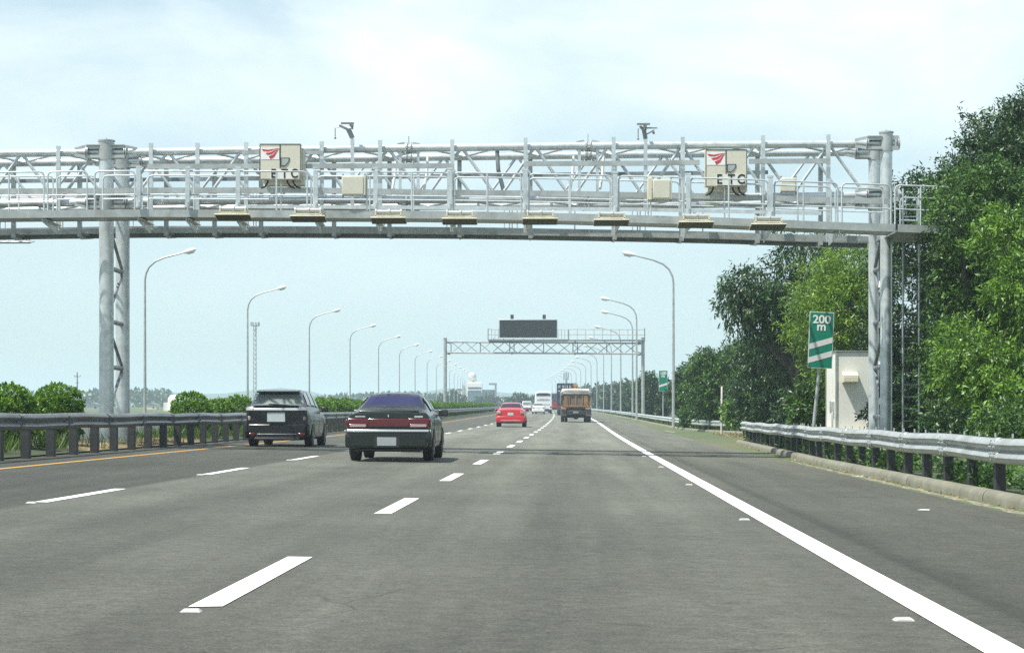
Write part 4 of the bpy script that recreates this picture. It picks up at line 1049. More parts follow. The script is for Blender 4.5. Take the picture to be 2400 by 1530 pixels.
# --- container truck
loc, rz = place(1.2, 262); loc.x = 128.5 * 262 / F
t = boxy('container_truck', 'tall navy container on a trailer with white lettering, ahead of the orange tipper', 'truck', loc, rz)
navy = mat('navy_steel', (.022, .035, .075), .5, .1, var=.15, dirt=(.06, .06, .07), dscale=2)
q = MB(); q.box((0, 6.1, 2.72), (2.44, 12.2, 2.6))
for k in range(30): 
    for sx in (-1, 1): q.box((sx * 1.23, .3 + .4 * k, 2.72), (.03, .18, 2.4))
q.build('container', navy, t, bevel=.02)
q = MB()
for x in (-.62, 0, .62):
    q.tube([(x - .2, -.04, 1.5), (x - .2, -.04, 3.95)], .022, 6)
q.box((0, -.015, 2.72), (.04, .03, 2.5)); q.build('door_rod', M['galv_dark'], t)
q = MB(); rd = random.Random(8)
for x0, x1 in ((-1.05, -.82), (-.55, -.36), (-.25, -.12), (-.02, .12), (.3, .52)):
    q.box(((x0 + x1) / 2, -.012, 3.62), ((x1 - x0), .02, .10)); q.box((x0 + .04, -.012, 3.58), (.06, .02, .34)); q.box((x1 - .03, -.012, 3.58), (.06, .02, .34))
q.box((-.95, -.012, 3.05), (.34, .02, .10)); q.build('lettering', mat('white_stencil', (.55, .57, .6), .6), t, smooth=False)
q = MB(); q.box((0, 6, 1.25), (.9, 12, .3)); q.box((0, .1, 1.28), (2.4, .16, .22)); q.box((0, -.02, .72), (2.2, .1, .12)); q.build('chassis', M['trim_black'], t, bevel=.02)
for sx in (-1, 1):
    for y in (1.2, 2.5, 9.5):
        q = MB(); q.tube([(sx * .68, y, .5), (sx * 1.2, y, .5)], .5, 18); q.build('wheel', M['rubber'], t)
    q = MB(); q.box((sx * .95, -.06, .95), (.3, .05, .14)); q.build('tail_light', M['tail_red'], t, bevel=.01)
# --- orange tipper
loc, rz = place(1.9, 164); loc.x = 149.8 * 164 / F; loc.z = zr(1.9, 164) - .02
t = boxy('tipper_truck', 'rusty orange tipper lorry with white sheeted load in the outer lane', 'truck', loc, rz)
rust = mat('rusty_orange', (.33, .175, .06), .7, var=.25, vscale=2.5, dirt=(.10, .075, .055), dscale=1.3, dlo=.38, dhi=.62, stretch=(1, 1, .7))
stain = mat('stained_steel', (.13, .105, .085), .75, var=.3, vscale=2, dirt=(.27, .15, .06), dscale=1.6, dlo=.5, dhi=.68)
q = MB()
q.poly([(-1.08, 1.18), (1.08, 1.18), (1.20, 1.45), (1.24, 2.2), (1.24, 2.42), (-1.24, 2.42), (-1.24, 2.2), (-1.20, 1.45)], 5.2, (0, 2.75, 0), (1, 0, 0), (0, 0, 1))
q.build('tub', rust, t, bevel=.03)
q = MB(); q.poly([(-.92, 1.30), (.92, 1.30), (1.02, 1.55), (1.04, 2.18), (-1.04, 2.18), (-1.02, 1.55)], .05, (0, .13, 0), (1, 0, 0), (0, 0, 1))
tg = q.build('tailgate', stain, t, bevel=.01)
q = MB()
for x in (-.52, 0, .52): q.box((x, .085, 1.70), (.09, .07, .72))
for x in (-.78, .78): q.box((x, .085, 1.72), (.30, .06, .80))
q.box((0, .08, 1.27), (2.1, .09, .12)); q.build('tailgate_rib', rust, tg, bevel=.015)
q = MB(); q.box((0, .07, 2.27), (2.2, .12, .16)); q.box((-1.1, .06, 2.25), (.16, .16, .28)); q.box((1.1, .06, 2.25), (.16, .16, .28)); q.box((1.20, .1, 1.9), (.10, .12, 1.0)); q.box((-1.20, .1, 1.9), (.10, .12, 1.0)); q.build('top_bar', M['galv_dark'], tg, bevel=.03)
q = MB(); q.poly([(-1.05, 2.42), (1.05, 2.42), (.9, 2.56), (.3, 2.66), (-.5, 2.66), (-.85, 2.60)], 4.9, (0, 2.8, 0), (1, 0, 0), (0, 0, 1)); q.build('sheeted_load', mat('white_tarp', (.58, .57, .50), .8, var=.10, bump=.5, bscale=4), t, bevel=.06)
q = MB(); q.box((-.06, .9, 2.76), (.16, .2, .55)); q.box((-.03, .9, 2.92), (.34, .3, .22)); q.build('ram', mat('ram_orange', (.42, .19, .06), .6, var=.2), t, bevel=.03)
q = MB(); q.box((0, 6.7, 1.7), (2.3, 1.7, 2.0)); q.build('cab', P_WHITE, t, bevel=.12)
q = MB(); q.box((0, 3.6, .88), (.95, 7.0, .34)); q.box((0, .35, .95), (1.8, .3, .42)); q.box((0, .12, .76), (1.5, .10, .34)); q.build('chassis', M['trim_black'], t, bevel=.03)
q = MB(); q.box((-.98, .14, .78), (.46, .05, .55)); q.box((.98, .14, .78), (.46, .05, .55)); q.build('mudflap', mat('grey_rubber', (.10, .105, .105), .8, var=.3, vscale=3), t, bevel=.01)
for sx in (-1, 1):
    q = MB(); q.box((sx * .97, .05, 1.07), (.44, .10, .16)); q.build('tail_light', mat('dusty_lamp', (.26, .14, .10), .6, var=.3), t, bevel=.02)
    for y in (.75, 2.05, 6.2):
        q = MB()
        for xo in ((.66, .90), (.93, 1.18)):
            q.tube([(sx * xo[0], y, .5), (sx * (xo[0] + .03), y, .5), (sx * (xo[1] - .03), y, .5), (sx * xo[1], y, .5)], [.46, .5, .5, .46], 20)
        q.build('wheel', M['rubber'], t)
    q = MB(); q.box((sx * 1.33, 7.3, 2.2), (.16, .1, .4)); q.build('mirror', M['trim_black'], t, bevel=.03)
q = MB(); q.tube([(-1.1, .75, .5), (1.1, .75, .5)], .13, 12); q.sphere((0, .75, .5), .26); q.build('axle', M['post_dark'], t)
q = MB(); q.box((0, .05, .80), (.42, .02, .16)); q.build('number_plate', mat('dusty_plate', (.26, .25, .22), .7, var=.3), t)
# cars on the opposite carriageway, only roofs above the bushes
for Y, s, pm, lab in ((330, -15, P_WHITE, 'white car on the far carriageway, roof showing over the hedge near the red car'), (395, -18.4, P_SILVER, 'silver car on the far carriageway, seen above the hedge by the distant building'), (480, -15, P_WHITE, 'white car farthest away on the opposite carriageway above the end of the hedge')):
    small_car('hatchback', lab, 'car', pm, s, Y, reverse=True)
# ------------------------------------------------------------------ street lamps
def lamp_mesh(sx):
    t = thing('street_lamp', 'x', 'street lamp', (0, 0, 0), 0, None, local=True)
    mb = MB(); mb.tube([(0, 0, 0), (0, 0, 3), (0, 0, 8.0)], [.10, .085, .065], 12); mb.tube([(0, 0, 0), (0, 0, .03)], .2, 12); mb.box((0, 0, .5), (.17, .14, .5)); mb.build('pole', M['galv_old'], t)
    mb = MB(); mb.tube([(0, 0, 8.0), (0, 0, 8.7), (sx * .06, 0, 9.1), (sx * .25, 0, 9.5), (sx * .62, 0, 9.83), (sx * 1.2, 0, 10.07), (sx * 2.35, 0, 10.36)], [.065, .062, .06, .058, .055, .05, .042], 10); mb.build('arm', M['galv_old'], t)
    mb = MB(); a = Vector((sx * 2.3, 0, 10.36)); e = Vector((sx * 3.08, 0, 10.56))
    mb.tube([a, a.lerp(e, .15), a.lerp(e, .45), a.lerp(e, .85), e], [.05, .10, .15, .13, .04], 12); h = mb.build('lamp_head', M['offwhite'], t)
    mb = MB(); mb.tube([a.lerp(e, .35) - Vector((0, 0, .10)), a.lerp(e, .85) - Vector((0, 0, .10))], .09, 10); mb.build('lens', M['silver_sheet'], h)
    return t
lp0, lp1 = lamp_mesh(1), lamp_mesh(-1)
for k in range(17):
    Y = 126 + 40 * k
    for s, proto, side in ((-24.0, lp0, 'far side of the opposite carriageway'), (7.85, lp1, 'verge side behind the pale guardrail')):
        o = proto if k == 0 else copy_tree(proto)
        o.location = R(s, Y, .10); o.rotation_euler.z = -hd(Y)
        if s < 0: o.location.z = g(Y) + .14
        if k == 1 and s > 0: o.location = R(7.35, 180, .10)
        o['label'] = 'curved street lamp on the %s, %s beyond the toll gantry' % ('opposite roadside' if s < 0 else 'verge side', ORD[k])
        o['group'] = 'street lamps with curved arms'
# ------------------------------------------------------------------ message board gantry
VY = 200.0
def VP(u, v, d=0): return P(u, v, VY + d - .025 * (u - 1275) * VY / F)
vb = R(-10, VY)
vg = thing('sign_gantry', 'grey truss gantry over the road in the distance, carrying the black message board', 'gantry', vb)
zl0 = VP(1043.5, 793).z
for u, tv in ((1043.5, 793), (1507, 792)):
    p = VP(u, 793, .4); mb = MB(); mb.tube([(p.x, p.y, g(VY) - .1), (p.x, p.y, VP(u, tv).z)], .165, 18); c = mb.build('column', M['galv_old'], vg)
    q = MB(); q.tube([(p.x, p.y, VP(u, tv).z), (p.x, p.y, VP(u, tv).z + .05)], .2, 16)
    for vv in (801 if u < 1200 else 804, 827 if u < 1200 else 829):
        cc = VP(u, vv, .4); sg = 1 if u < 1200 else -1
        q.tube([cc + Vector((sg * .2, 0, 0)), cc + Vector((sg * .45, 0, 0))], .15, 12); q.tube([cc + Vector((sg * .43, 0, 0)), cc + Vector((sg * .47, 0, 0))], .21, 12)
    q.build('collar', M['galv_dark'], c)
def vtop(u): return 801 + (u - 1043) * 3.5 / 464
def vbot(u): return 826.5 + (u - 1043) * 2.8 / 464
for d in (0, .9):
    for f_ in (vtop, vbot):
        mb = MB(); mb.tube([VP(1050, f_(1050), d), VP(1500, f_(1500), d)], .075, 12); mb.build('chord', M['galv_old'], vg)
    mb = MB(); n = 14
    for k in range(n):
        u0 = 1058 + 436 * k / n; u1 = 1058 + 436 * (k + 1) / n
        up = (k % 2 == 0) ^ (d > 0)
        mb.tube([VP(u0, (vbot if up else vtop)(u0), d), VP(u1, (vtop if up else vbot)(u1), d)], .030, 7)
    mb.build('web_bracing', M['galv_dark'], vg)
for x in (245, 540, 835, 878, 1175, 1470, 1515, 1810, 2105):
    u = 1000 + .2333 * x; mb = MB()
    for d in (0, .9): mb.tube([VP(u, vtop(u), d), VP(u, vbot(u), d)], .045, 8)
    mb.build('vertical', M['galv_dark'], vg)
for u in (1200, 1348):
    mb = MB()
    for f_ in (vtop, vbot):
        for d in (0, .9): c = VP(u, f_(u), d); mb.tube([c - Vector((.06, 0, 0)), c + Vector((.06, 0, 0))], .14, 12)
    mb.build('splice', M['galv_dark'], vg)
mb = MB(); a = VP(1145, 798.0, -.2); b = VP(1332, 799.5, -.2); mb.box((a + b) / 2 + Vector((0, .5, .06)), (b.x - a.x, 1.5, .17)); 
for k in range(8): p = a.lerp(b, (k + .5) / 8); mb.box(p + Vector((0, -.27, .06)), (.10, .06, .26))
mb.build('walkway', M['galv_dark'], vg)
mb = MB(); a = VP(1332, 797, -.2); b = VP(1511, 798.5, -.2); mb.box((a + b) / 2 + Vector((0, .5, .02)), (b.x - a.x, 1.3, .10)); mb.build('walkway', M['galv_dark'], vg)
def vrail(u0, u1, v0, v1, n, d):
    mb = MB()
    for k in range(n + 1):
        u = u0 + (u1 - u0) * k / n; mb.tube([VP(u, v1, d), VP(u, v0, d)], .026, 6)
    for f_ in (0, .5, 1): mb.tube([VP(u0, v0 + (v1 - v0) * f_ * .96, d), VP(u1, v0 + (v1 - v0) * f_ * .96 + 1, d)], .024, 6)
    mb.build('railing', M['galv_old'], vg)
vrail(1144, 1168, 771, 797, 3, -.2); vrail(1144, 1168, 772, 797, 3, .9); vrail(1308, 1331, 772, 797, 3, -.2); vrail(1333, 1511, 771, 797, 9, -.2); vrail(1333, 1511, 772.5, 797, 9, .9)
mb = MB(); 
for u, a_, b_ in ((1511, 769, 800), (1333, 772, 797), (1144, 770, 798)): mb = MB(); mb.beam(VP(u, a_, -.2), VP(u, b_, -.2), .085, .085); mb.build('railing_post', M['galv_dark'], vg)
a = VP(1169.5, 791, -.35); b = VP(1306.5, 748.5, -.35); cx = (a + b) / 2; W, Hh = b.x - a.x, b.z - a.z
t = thing('message_board', 'large blank black electronic message board standing on the distant truss gantry', 'message board', cx, .025, None, local=True)
mb = MB(); mb.box((0, .42, 0), (W, .8, Hh)); mb.build('housing', M['galv_old'], t, bevel=.03)
mb = MB(); mb.box((0, .01, -.01), (W - .16, .05, Hh - .10)); mb.build('screen', M['screen'], t, smooth=False)
for x in (-.275 * W, .275 * W):
    mb = MB(); mb.box((x, .2, Hh / 2 + .26), (.30, .3, .42)); fl = mb.build('flasher', M['post_dark'], t, bevel=.03)
    mb = MB()
    for z in (.16, .36): mb.tube([(x, .04, Hh / 2 + z), (x, .06, Hh / 2 + z)], .07, 12)
    mb.build('flasher_lens', mat('unlit_lens', (.14, .13, .11), .3), fl)

# ------------------------------------------------------------------ countdown signs, cabinet, posts
def countdown(u0, u1, v0, v1, Y, txt, stripes, lab, lean, base_u, base_v):
    a, b = P(u0, v1, Y), P(u1, v0, Y); W, Hh = b.x - a.x, b.z - a.z; c = (a + b) / 2
    t = thing('countdown_sign', lab, 'road sign', c, 0, 'green countdown exit signs', local=True); t.rotation_euler = (0, radians(lean), 0)
    mb = MB(); mb.box((0, 0, 0), (W, .035, Hh)); mb.build('plate', M['galv_old'], t, bevel=.01)
    mb = MB(); mb.box((0, -.020, 0), (W - .0, .004, Hh)); mb.build('border', M['silver_sheet'], t, smooth=False)
    mb = MB(); mb.box((0, -.024, 0), (W * .94, .004, Hh * .972)); mb.build('face', M['green_sign'], t, smooth=False)
    text_part('lettering', txt, W * .46, M['offwhite'], t, (0, -.030, Hh * .36), sx=1.06, bold=W * .010); text_part('lettering', 'm', W * .50, M['offwhite'], t, (0, -.030, Hh * .235), bold=W * .010)
    mb = MB()
    for zc in stripes:
        z = zc * Hh; x = W * .47; mb.poly([(-x, z - .20 * W - .065 * Hh), (x, z - .065 * Hh + .10 * W), (x, z + .035 * Hh + .10 * W), (-x, z + .035 * Hh - .20 * W)], .004, (0, -.029, 0), (1, 0, 0), (0, 0, 1))
    mb.build('stripe', M['silver_sheet'], t, smooth=False)
    foot = P(base_u, base_v, Y) - c
    inv = Matrix.Rotation(radians(lean), 3, 'Y').inverted(); f_ = inv @ foot
    mb = MB(); mb.tube([(f_.x * .0 + .0, .07, Hh * .42), (0, .07, -Hh * .5), (f_.x, .07, f_.z)], .045, 12); mb.build('post', M['galv_old'], t)
    mb = MB()
    for z in (.3, -.3): mb.box((0, .04, z * Hh), (W * .8, .05, .05))
    mb.build('bracket', M['galv_dark'], t, smooth=False)
countdown(1895, 1952.5, 731, 863, 54, '200', (-.02, -.26), 'leaning green countdown sign reading 200 m with two silver stripes, beside the cabinet', 2.2, 1906, 1018)
countdown(1544, 1564.5, 868, 917, 158, '100', (-.16,), 'small green countdown sign with one silver stripe, far along the verge past the lamp post', 0, 1554, 985)
# cabinet
fa, fb = P(1960, 1012, 59.0), P(2062, 824, 59.0); W, Hh = fb.x - fa.x, fb.z - fa.z
t = thing('equipment_cabinet', 'tall cream roadside equipment cabinet with louvred vent hood, behind the verge columns', 'cabinet', (fa.x, 59.0, fa.z - .15), radians(-.5), None, local=True)
Hh += .15
mb = MB(); mb.box((W / 2, .95, Hh / 2), (W, 1.9, Hh)); mb.build('body', M['cream'], t, bevel=.012)
mb = MB(); mb.box((W / 2, .95, Hh + .012), (W + .06, 1.98, .028)); mb.build('roof', M['galv_dark'], t, bevel=.006)
mb = MB()
for x, y in ((.0, -.004), (W, -.004), (-.004, 1.9)): mb.box((x, y, Hh / 2), (.05, .05, Hh - .01))
mb.build('corner_trim', M['galv_old'], t, smooth=False)
hx = P(1991, 884, 59.0).x - fa.x; hz = P(1991, 884, 59).z - (fa.z - .15); mb = MB(); mb.poly([(0, -.155), (-.28, -.155), (-.28, .06), (-.02, .15), (0, .15)], .43, (hx, 0, hz), (0, 1, 0), (0, 0, 1)); vh = mb.build('vent_hood', M['beige'], t, bevel=.01)
mb = MB(); mb.box((hx, -.286, hz - .06), (.40, .008, .14)); mb.build('hood_panel', M['antenna_top'], vh, bevel=.004)
mb = MB(); mb.box((-.045, .55, .85), (.08, .35, .34)); mb.tube([(-.06, .35, .70), (-.06, .35, .1)], .03, 8); mb.tube([(-.09, .50, .86), (-.055, .50, .86)], .10, 14); mb.build('meter_box', M['galv_old'], t, bevel=.01)
mb = MB(); mb.box((W / 2 - .1, .9, .0), (W + .9, 2.6, .24)); structure(mb.build('concrete_slab', M['concrete_pale'], None, bevel=.02, org=None)) if False else mb.build('plinth', M['concrete_pale'], t, bevel=.02)
def plain_post(u, v0, v1, Y, r, lab, m, name='marker_post', lean=0):
    a = P(u, v0, Y); b = P(u + lean, v1, Y); t = thing(name, lab, 'post', (b.x, Y, b.z), 0, 'pale posts along the verge')
    mb = MB(); mb.tube([b - Vector((0, 0, .15)), b, a - Vector((0, 0, .04)), a], [r, r, r, r * .7], 12); mb.build('shaft', m, t)
    mb = MB(); mb.tube([a, a + Vector((0, 0, .012))], r * .8, 10); mb.build('cap', M['galv_old'], t)
plain_post(1692, 905, 1014, 101, .05, 'white concrete post standing behind the farther guardrail, clear of the bushes', M['concrete_pale'], lean=-1)
plain_post(1764.5, 911, 1000, 104, .05, 'cream post leaning among the shrubs, behind the guardrail end', M['concrete_pale'], lean=-3)
plain_post(2176, 1040, 1115, 33.5, .055, 'short pale concrete marker between the dark posts of the near guardrail', M['concrete_pale'])
# fallen pieces of pale rubbish on the hard shoulder
for k, (u, v, lab) in enumerate(((2164, 1199, 'thin pale scrap lying on the hard shoulder, nearest the camera'), (2014, 1116, 'pale leaf litter scrap against the kerb foot'))):
    Y = 1.10 * F / (v - H0); p = P(u, v, Y); s = p.x - xl(Y); p = R(s, Y, .004)
    t = thing('litter', lab, 'litter', p, 0, None, local=True)
    mb = MB(); mb.poly([(-.07, -.02), (.06, -.03), (.075, .015), (-.02, .03)], .006, (0, 0, .006), (1, 0, 0), (0, 1, .1)); mb.build('scrap', M['offwhite'], t, smooth=False)

# ------------------------------------------------------------------ trees on the verge
def E(u, v, Y, ru, rv, ry=None):
    p = P(u, v, Y); k = Y / F
    return (p.x, p.y, p.z, ru * k, (ry if ry else ru) * k, rv * k)
def gz(Y): return g(Y)
tr = 'trees along the verge'
def base(u, Y): p = P(u, 900, Y); return Vector((p.x, Y, gz(Y)))
T = tree
T('broadleaf_tree', 'tallest dark evergreen tree at the picture edge, crown rising above the gantry', 'tree', base(2440, 60),
  [E(2390, 420, 60, 150, 170), E(2480, 355, 60, 140, 145), E(2375, 345, 61, 58, 70), E(2300, 430, 60, 70, 85), E(2440, 620, 60, 190, 200), E(2388, 285, 60, 20, 44), E(2235, 480, 61, 70, 80)], 3200, 26, .15, .05, M['leaf_dark'], 11, .26, group=tr, twig=.55)
T('broadleaf_tree', 'bright sunlit bushy tree in front of the end platform railing', 'tree', base(2330, 50),
  [E(2320, 520, 50, 100, 105), E(2300, 640, 50, 112, 95), E(2390, 640, 50, 110, 120), E(2345, 790, 50, 150, 120), E(2235, 510, 50, 56, 66), E(2246, 505, 48.5, 36, 56), E(2300, 440, 50, 70, 50), E(2285, 900, 50, 100, 90), E(2390, 900, 50, 120, 110)], 3400, 30, .125, .042, M['leaf_mid'], 12, .20, group=tr, twig=.5, droop=.4)
T('broadleaf_tree', 'light green saplings growing low behind the near guardrail at the picture edge', 'tree', base(2360, 44),
  [E(2360, 560, 45, 70, 55), E(2390, 690, 44, 60, 70), E(2300, 860, 44, 90, 60), E(2255, 800, 45, 50, 40), E(2380, 930, 43, 80, 60)], 900, 32, .12, .042, M['leaf_bright'], 13, .09, group=tr, twig=.42, droop=.45)
T('broadleaf_tree', 'shaded dark tree directly behind the verge columns', 'tree', base(2160, 66),
  [E(2140, 480, 66, 60, 60), E(2190, 560, 66, 110, 90), E(2150, 720, 66, 110, 130), E(2190, 880, 66, 110, 110), E(2110, 860, 66, 70, 120)], 1900, 22, .17, .055, M['leaf_dark'], 14, .18, group=tr)
T('broadleaf_tree', 'dark tree with drooping sprays of leaves hanging against the sky left of the columns', 'tree', base(1880, 78),
  [E(1890, 590, 78, 75, 60), E(1760, 665, 78, 60, 45), E(1840, 690, 78, 90, 55), E(1730, 720, 78, 34, 45), E(1780, 735, 78, 30, 42), E(1900, 720, 78, 70, 80), E(1850, 810, 79, 60, 60)], 900, 24, .22, .06, M['leaf_dark'], 15, .16, group=tr, droop=.9, twig=.7)
T('bamboo_clump', 'yellow green feathery bamboo clump behind the 200 m sign', 'bamboo', base(1960, 68),
  [E(1985, 640, 68, 55, 60), E(1935, 690, 68, 70, 60), E(1990, 740, 67, 70, 90), E(1920, 770, 68, 60, 60), E(2030, 640, 68, 40, 60), E(1990, 860, 68, 80, 90)], 1700, 22, .17, .035, M['leaf_bamboo'], 16, .10, group=tr, twig=.6)
T('broadleaf_tree', 'dense dark tree over the guardrail end, left of the leaning sign', 'tree', base(1830, 92),
  [E(1830, 850, 92, 80, 60), E(1790, 820, 92, 50, 40), E(1880, 880, 92, 60, 70), E(1800, 920, 92, 80, 60), E(1890, 960, 90, 60, 50)], 1700, 22, .20, .06, M['leaf_dark'], 17, .16, group=tr, droop=.4)
T('broadleaf_tree', 'rounded mid green tree behind the white post', 'tree', base(1690, 112),
  [E(1700, 860, 112, 60, 40), E(1650, 865, 112, 30, 36), E(1745, 850, 112, 45, 40), E(1690, 920, 112, 80, 52), E(1760, 930, 110, 60, 50)], 1500, 22, .22, .07, M['leaf_mid'], 18, .15, group=tr)
T('broadleaf_tree', 'low dark tree beside the verge lamp post', 'tree', base(1610, 135),
  [E(1622, 885, 135, 34, 28), E(1606, 928, 135, 28, 34), E(1640, 920, 135, 40, 40)], 800, 22, .24, .08, M['leaf_dark'], 19, .14, group=tr)
T('broadleaf_tree', 'dark tree behind the small countdown sign and gantry column', 'tree', base(1530, 215),
  [E(1522, 915, 215, 20, 30), E(1540, 945, 215, 26, 20), E(1515, 950, 215, 26, 20)], 600, 22, .34, .13, M['leaf_dark'], 20, .2, group=tr, twig=.9)
T('broadleaf_tree', 'small tree left of the message gantry leg at the verge', 'tree', base(1478, 300),
  [E(1482, 938, 300, 17, 22), E(1492, 950, 300, 14, 14)], 260, 20, .5, .2, M['leaf_dark'], 21, .2, group=tr, twig=1.2)
# shrubs under the trees
def shrub(u, v, Y, ru, rv, m, seed, lab, n=420):
    T('shrub', lab, 'shrub', base(u, Y), [E(u, v, Y, ru, rv), E(u + ru * .5, v + rv * .3, Y, ru * .7, rv * .7)], n, 20, .14 * Y / 60, .05 * Y / 60, m, seed, .05, group='shrubs behind the guardrails', twig=.35)
shrub(1745, 962, 100, 40, 26, M['leaf_bright'], 31, 'light green shrub between the white post and the cream post')
shrub(1830, 975, 95, 50, 34, M['leaf_mid'], 32, 'mid green shrub just behind the near guardrail end')
shrub(2140, 960, 56, 90, 50, M['leaf_dark'], 33, 'dark shrub filling the gap right of the verge columns', 700)
shrub(2290, 985, 48, 110, 45, M['leaf_dark'], 34, 'dark low shrub behind the near guardrail under the sunlit tree', 700)
shrub(2400, 1010, 40, 110, 50, M['leaf_mid'], 35, 'low shrub behind the guardrail at the picture edge', 600)
shrub(1650, 972, 120, 46, 22, M['leaf_mid'], 36, 'low shrub behind the bend of the farther guardrail')
shrub(1898, 960, 62, 34, 50, M['leaf_mid'], 37, 'leafy shrub at the foot of the leaning sign post')
# a belt of trees farther off along the verge, then woods
k = 0
for Y, s0, hgt in ((330, 16, 4.5), (380, 13, 5), (430, 15, 5), (500, 14, 6), (580, 14, 6), (680, 13, 7)):
    p = R(s0, Y); z = g(Y)
    tree('broadleaf_tree', 'hazy tree far along the verge, %s of the distant row behind the lamp posts' % ORD[k], 'tree', Vector((p.x, Y, z)),
         [(p.x, Y, z + hgt * .55, 3.2, 3, hgt * .42), (p.x + 3, Y + 4, z + hgt * .5, 3, 3, hgt * .42), (p.x - 1.5, Y + 2, z + hgt * .35, 2.4, 2.4, hgt * .33)], 320, 16, .8, .45, M['leaf_far'], 40 + k, .2, group=tr, twig=1.2); k += 1
def woods(name, x0, x1, Y, h, n, seed, m=M['leaf_far'], L=2.2, kind='stuff', lab=None):
    rng = np.random.default_rng(seed); nt_ = n
    bx = x0 + (x1 - x0) * rng.random(nt_); prof_ = h * (.55 + .45 * (.5 + .5 * np.sin(bx * .045 + seed)) * (.6 + .4 * np.sin(bx * .013 + 2)))
    bz = g(Y) + prof_ * rng.random(nt_) ** .6; by = Y + rng.random(nt_) * 30
    bs = np.stack([bx, by, bz], 1); d = rng.normal(size=(nt_, 3))
    o = leaf_object(name, bs, d, L * (.6 + .8 * rng.random(nt_)), L * .7 * (.6 + .8 * rng.random(nt_)), rng.random(nt_), m, None, (0, 0, 0), rng)
    o['kind'] = kind
    return o
woods('woods', -330, -150, 900, 9, 6000, 3); woods('woods', -140, 60, 980, 6.5, 6000, 4); woods('woods', 30, 120, 760, 6, 5000, 5, L=1.6); woods('woods', 60, 330, 1100, 11, 6000, 6)
hm = MB(); hp = []
for i in range(60):
    x = -1100 + 2000 * i / 59; hp.append((x, 14 + 13 * abs(sin(i * .31 + 1)) + 5 * sin(i * 1.1)))
for i, (x, h) in enumerate(hp):
    pass
vs = []; fs = []
for r_, (dy, kz) in enumerate(((-160, 0), (-60, .7), (0, 1), (120, .6), (300, 0))):
    for x, h in hp: vs.append((x, 2600 + dy, g(900) - 1 + h * kz))
n = len(hp)
fs = [(r_ * n + i, r_ * n + i + 1, (r_ + 1) * n + i + 1, (r_ + 1) * n + i) for r_ in range(4) for i in range(n - 1)]
structure(hm.add(vs, fs).build('hills', mat('wooded_hill', (.05, .085, .045), .95, var=.3, vscale=.03)))

# ------------------------------------------------------------------ median bushes
def bush_proto(seed, r, h, n=330):
    t = thing('round_bush', 'x', 'bush', (0, 0, 0), 0, 'clipped round bushes in the median', local=True)
    rg = random.Random(seed)
    ells = [(0, 0, h - r * .92, r, r, r * .90), (0, 0, h * .40, r * .96, r * .96, h * .42)]
    b, d, Ls, Ws, ti, rng = tufts(ells, n * 4, 14, .062, .036, seed, -.1, .86, .07, .75, .22)
    leaf_object('crown', b, d, Ls, Ws, ti, M['leaf_hedge'], t, (0, 0, 0), rng)
    mb = MB(); mb.tube([(0, 0, -.1), (.02, 0, h * .4)], [.05, .03], 7)
    for k in range(7):
        a = k * .9; mb.tube([(0, 0, h * .2), (cos(a) * r * .4, sin(a) * r * .4, h * .5), (cos(a) * r * .75, sin(a) * r * .75, h * .72)], [.025, .016, .006], 5)
    mb.build('trunk', M['bark'], t)
    return t
protos = [bush_proto(71, .58, 1.36), bush_proto(72, .50, 1.33), bush_proto(73, .60, 1.32), bush_proto(74, .54, 1.24)]
used = set()
BL = [(18, 935, 'rounded clipped bush at the picture edge, left of the whole one'), (135, 935, 'whole round clipped bush standing alone left of the median columns'), (448, 945, 'round clipped bush right of the median columns, largest of its clump'), (512, 948, 'smaller round bush behind the big one, touching its side'), (556, 944, 'round bush partly hidden by the charcoal minivan')]
spots = []
for i, (u, v, lab) in enumerate(BL):
    Y = 4900 * 11.9 / (1347 - u); spots.append((Y, lab, (1, 1, 0, 3, 2)[i], (1.0, 1.04, 1.0, .95, 1.0)[i]))
rb = random.Random(5); Y = 79.5; cnt = 0
while Y < 330:
    spots.append((Y, None, rb.choice((1, 2, 3, 3)), rb.uniform(.92, 1.06))); Y += rb.uniform(1.7, 2.7) if Y < 180 else rb.uniform(2.4, 3.6)
for i, (Y, lab, pi_, sc) in enumerate(spots):
    pr = protos[pi_]
    if pi_ in used: o = copy_tree(pr)
    else: o = pr; used.add(pi_)
    o.location = R(-10.0 + (rb.uniform(-.2, .2) if lab is None else 0), Y, 0); o.location.z = zr(-8.75, Y) + .10
    o.scale = (sc * (1.08 if lab is None else 1), sc * 1.05, sc); o.rotation_euler.z = rb.uniform(0, 6)
    o['label'] = lab or 'small clipped bush in the low median hedge beyond the minivan'
for i, pr in enumerate(protos):
    if i not in used: bpy.data.objects.remove(pr, do_unlink=True)
woods_h = None
# ------------------------------------------------------------------ weeds and grass
def blades(name, spots_, L, Wd, m, seed, lean=.5):
    rng = np.random.default_rng(seed); b = np.array(spots_); n = len(b)
    d = rng.normal(size=(n, 3)) * lean; d[:, 2] = 1
    o = leaf_object(name, b, d, L * (.4 + .8 * rng.random(n)), np.full(n, Wd) * (.6 + .8 * rng.random(n)), rng.random(n), m, None, (0, 0, 0), rng, .0)
    o['kind'] = 'stuff'; return o
rd = random.Random(9); pts = []
for k in range(34000):
    Y = 30 + 110 * rd.random() ** 1.6; s = -9.0 - 2.2 * rd.random()
    if 46 < Y < 61 and rd.random() < .93: continue
    if sin(Y * 1.3) + sin(Y * .53) < -.6: continue
    pts.append(tuple(R(s, Y)[:2]) + (zr(-8.75, Y) + .08,))
blades('grass', pts, .42, .022, M['leaf_grass'], 1)
pts = []
for k in range(2600):
    Y = 45 + 16 * rd.random(); s = -8.85 - 2.2 * rd.random()
    if sin(Y * 2.1) > -.2: pts.append(tuple(R(s, Y)[:2]) + (zr(-8.75, Y) + .02,))
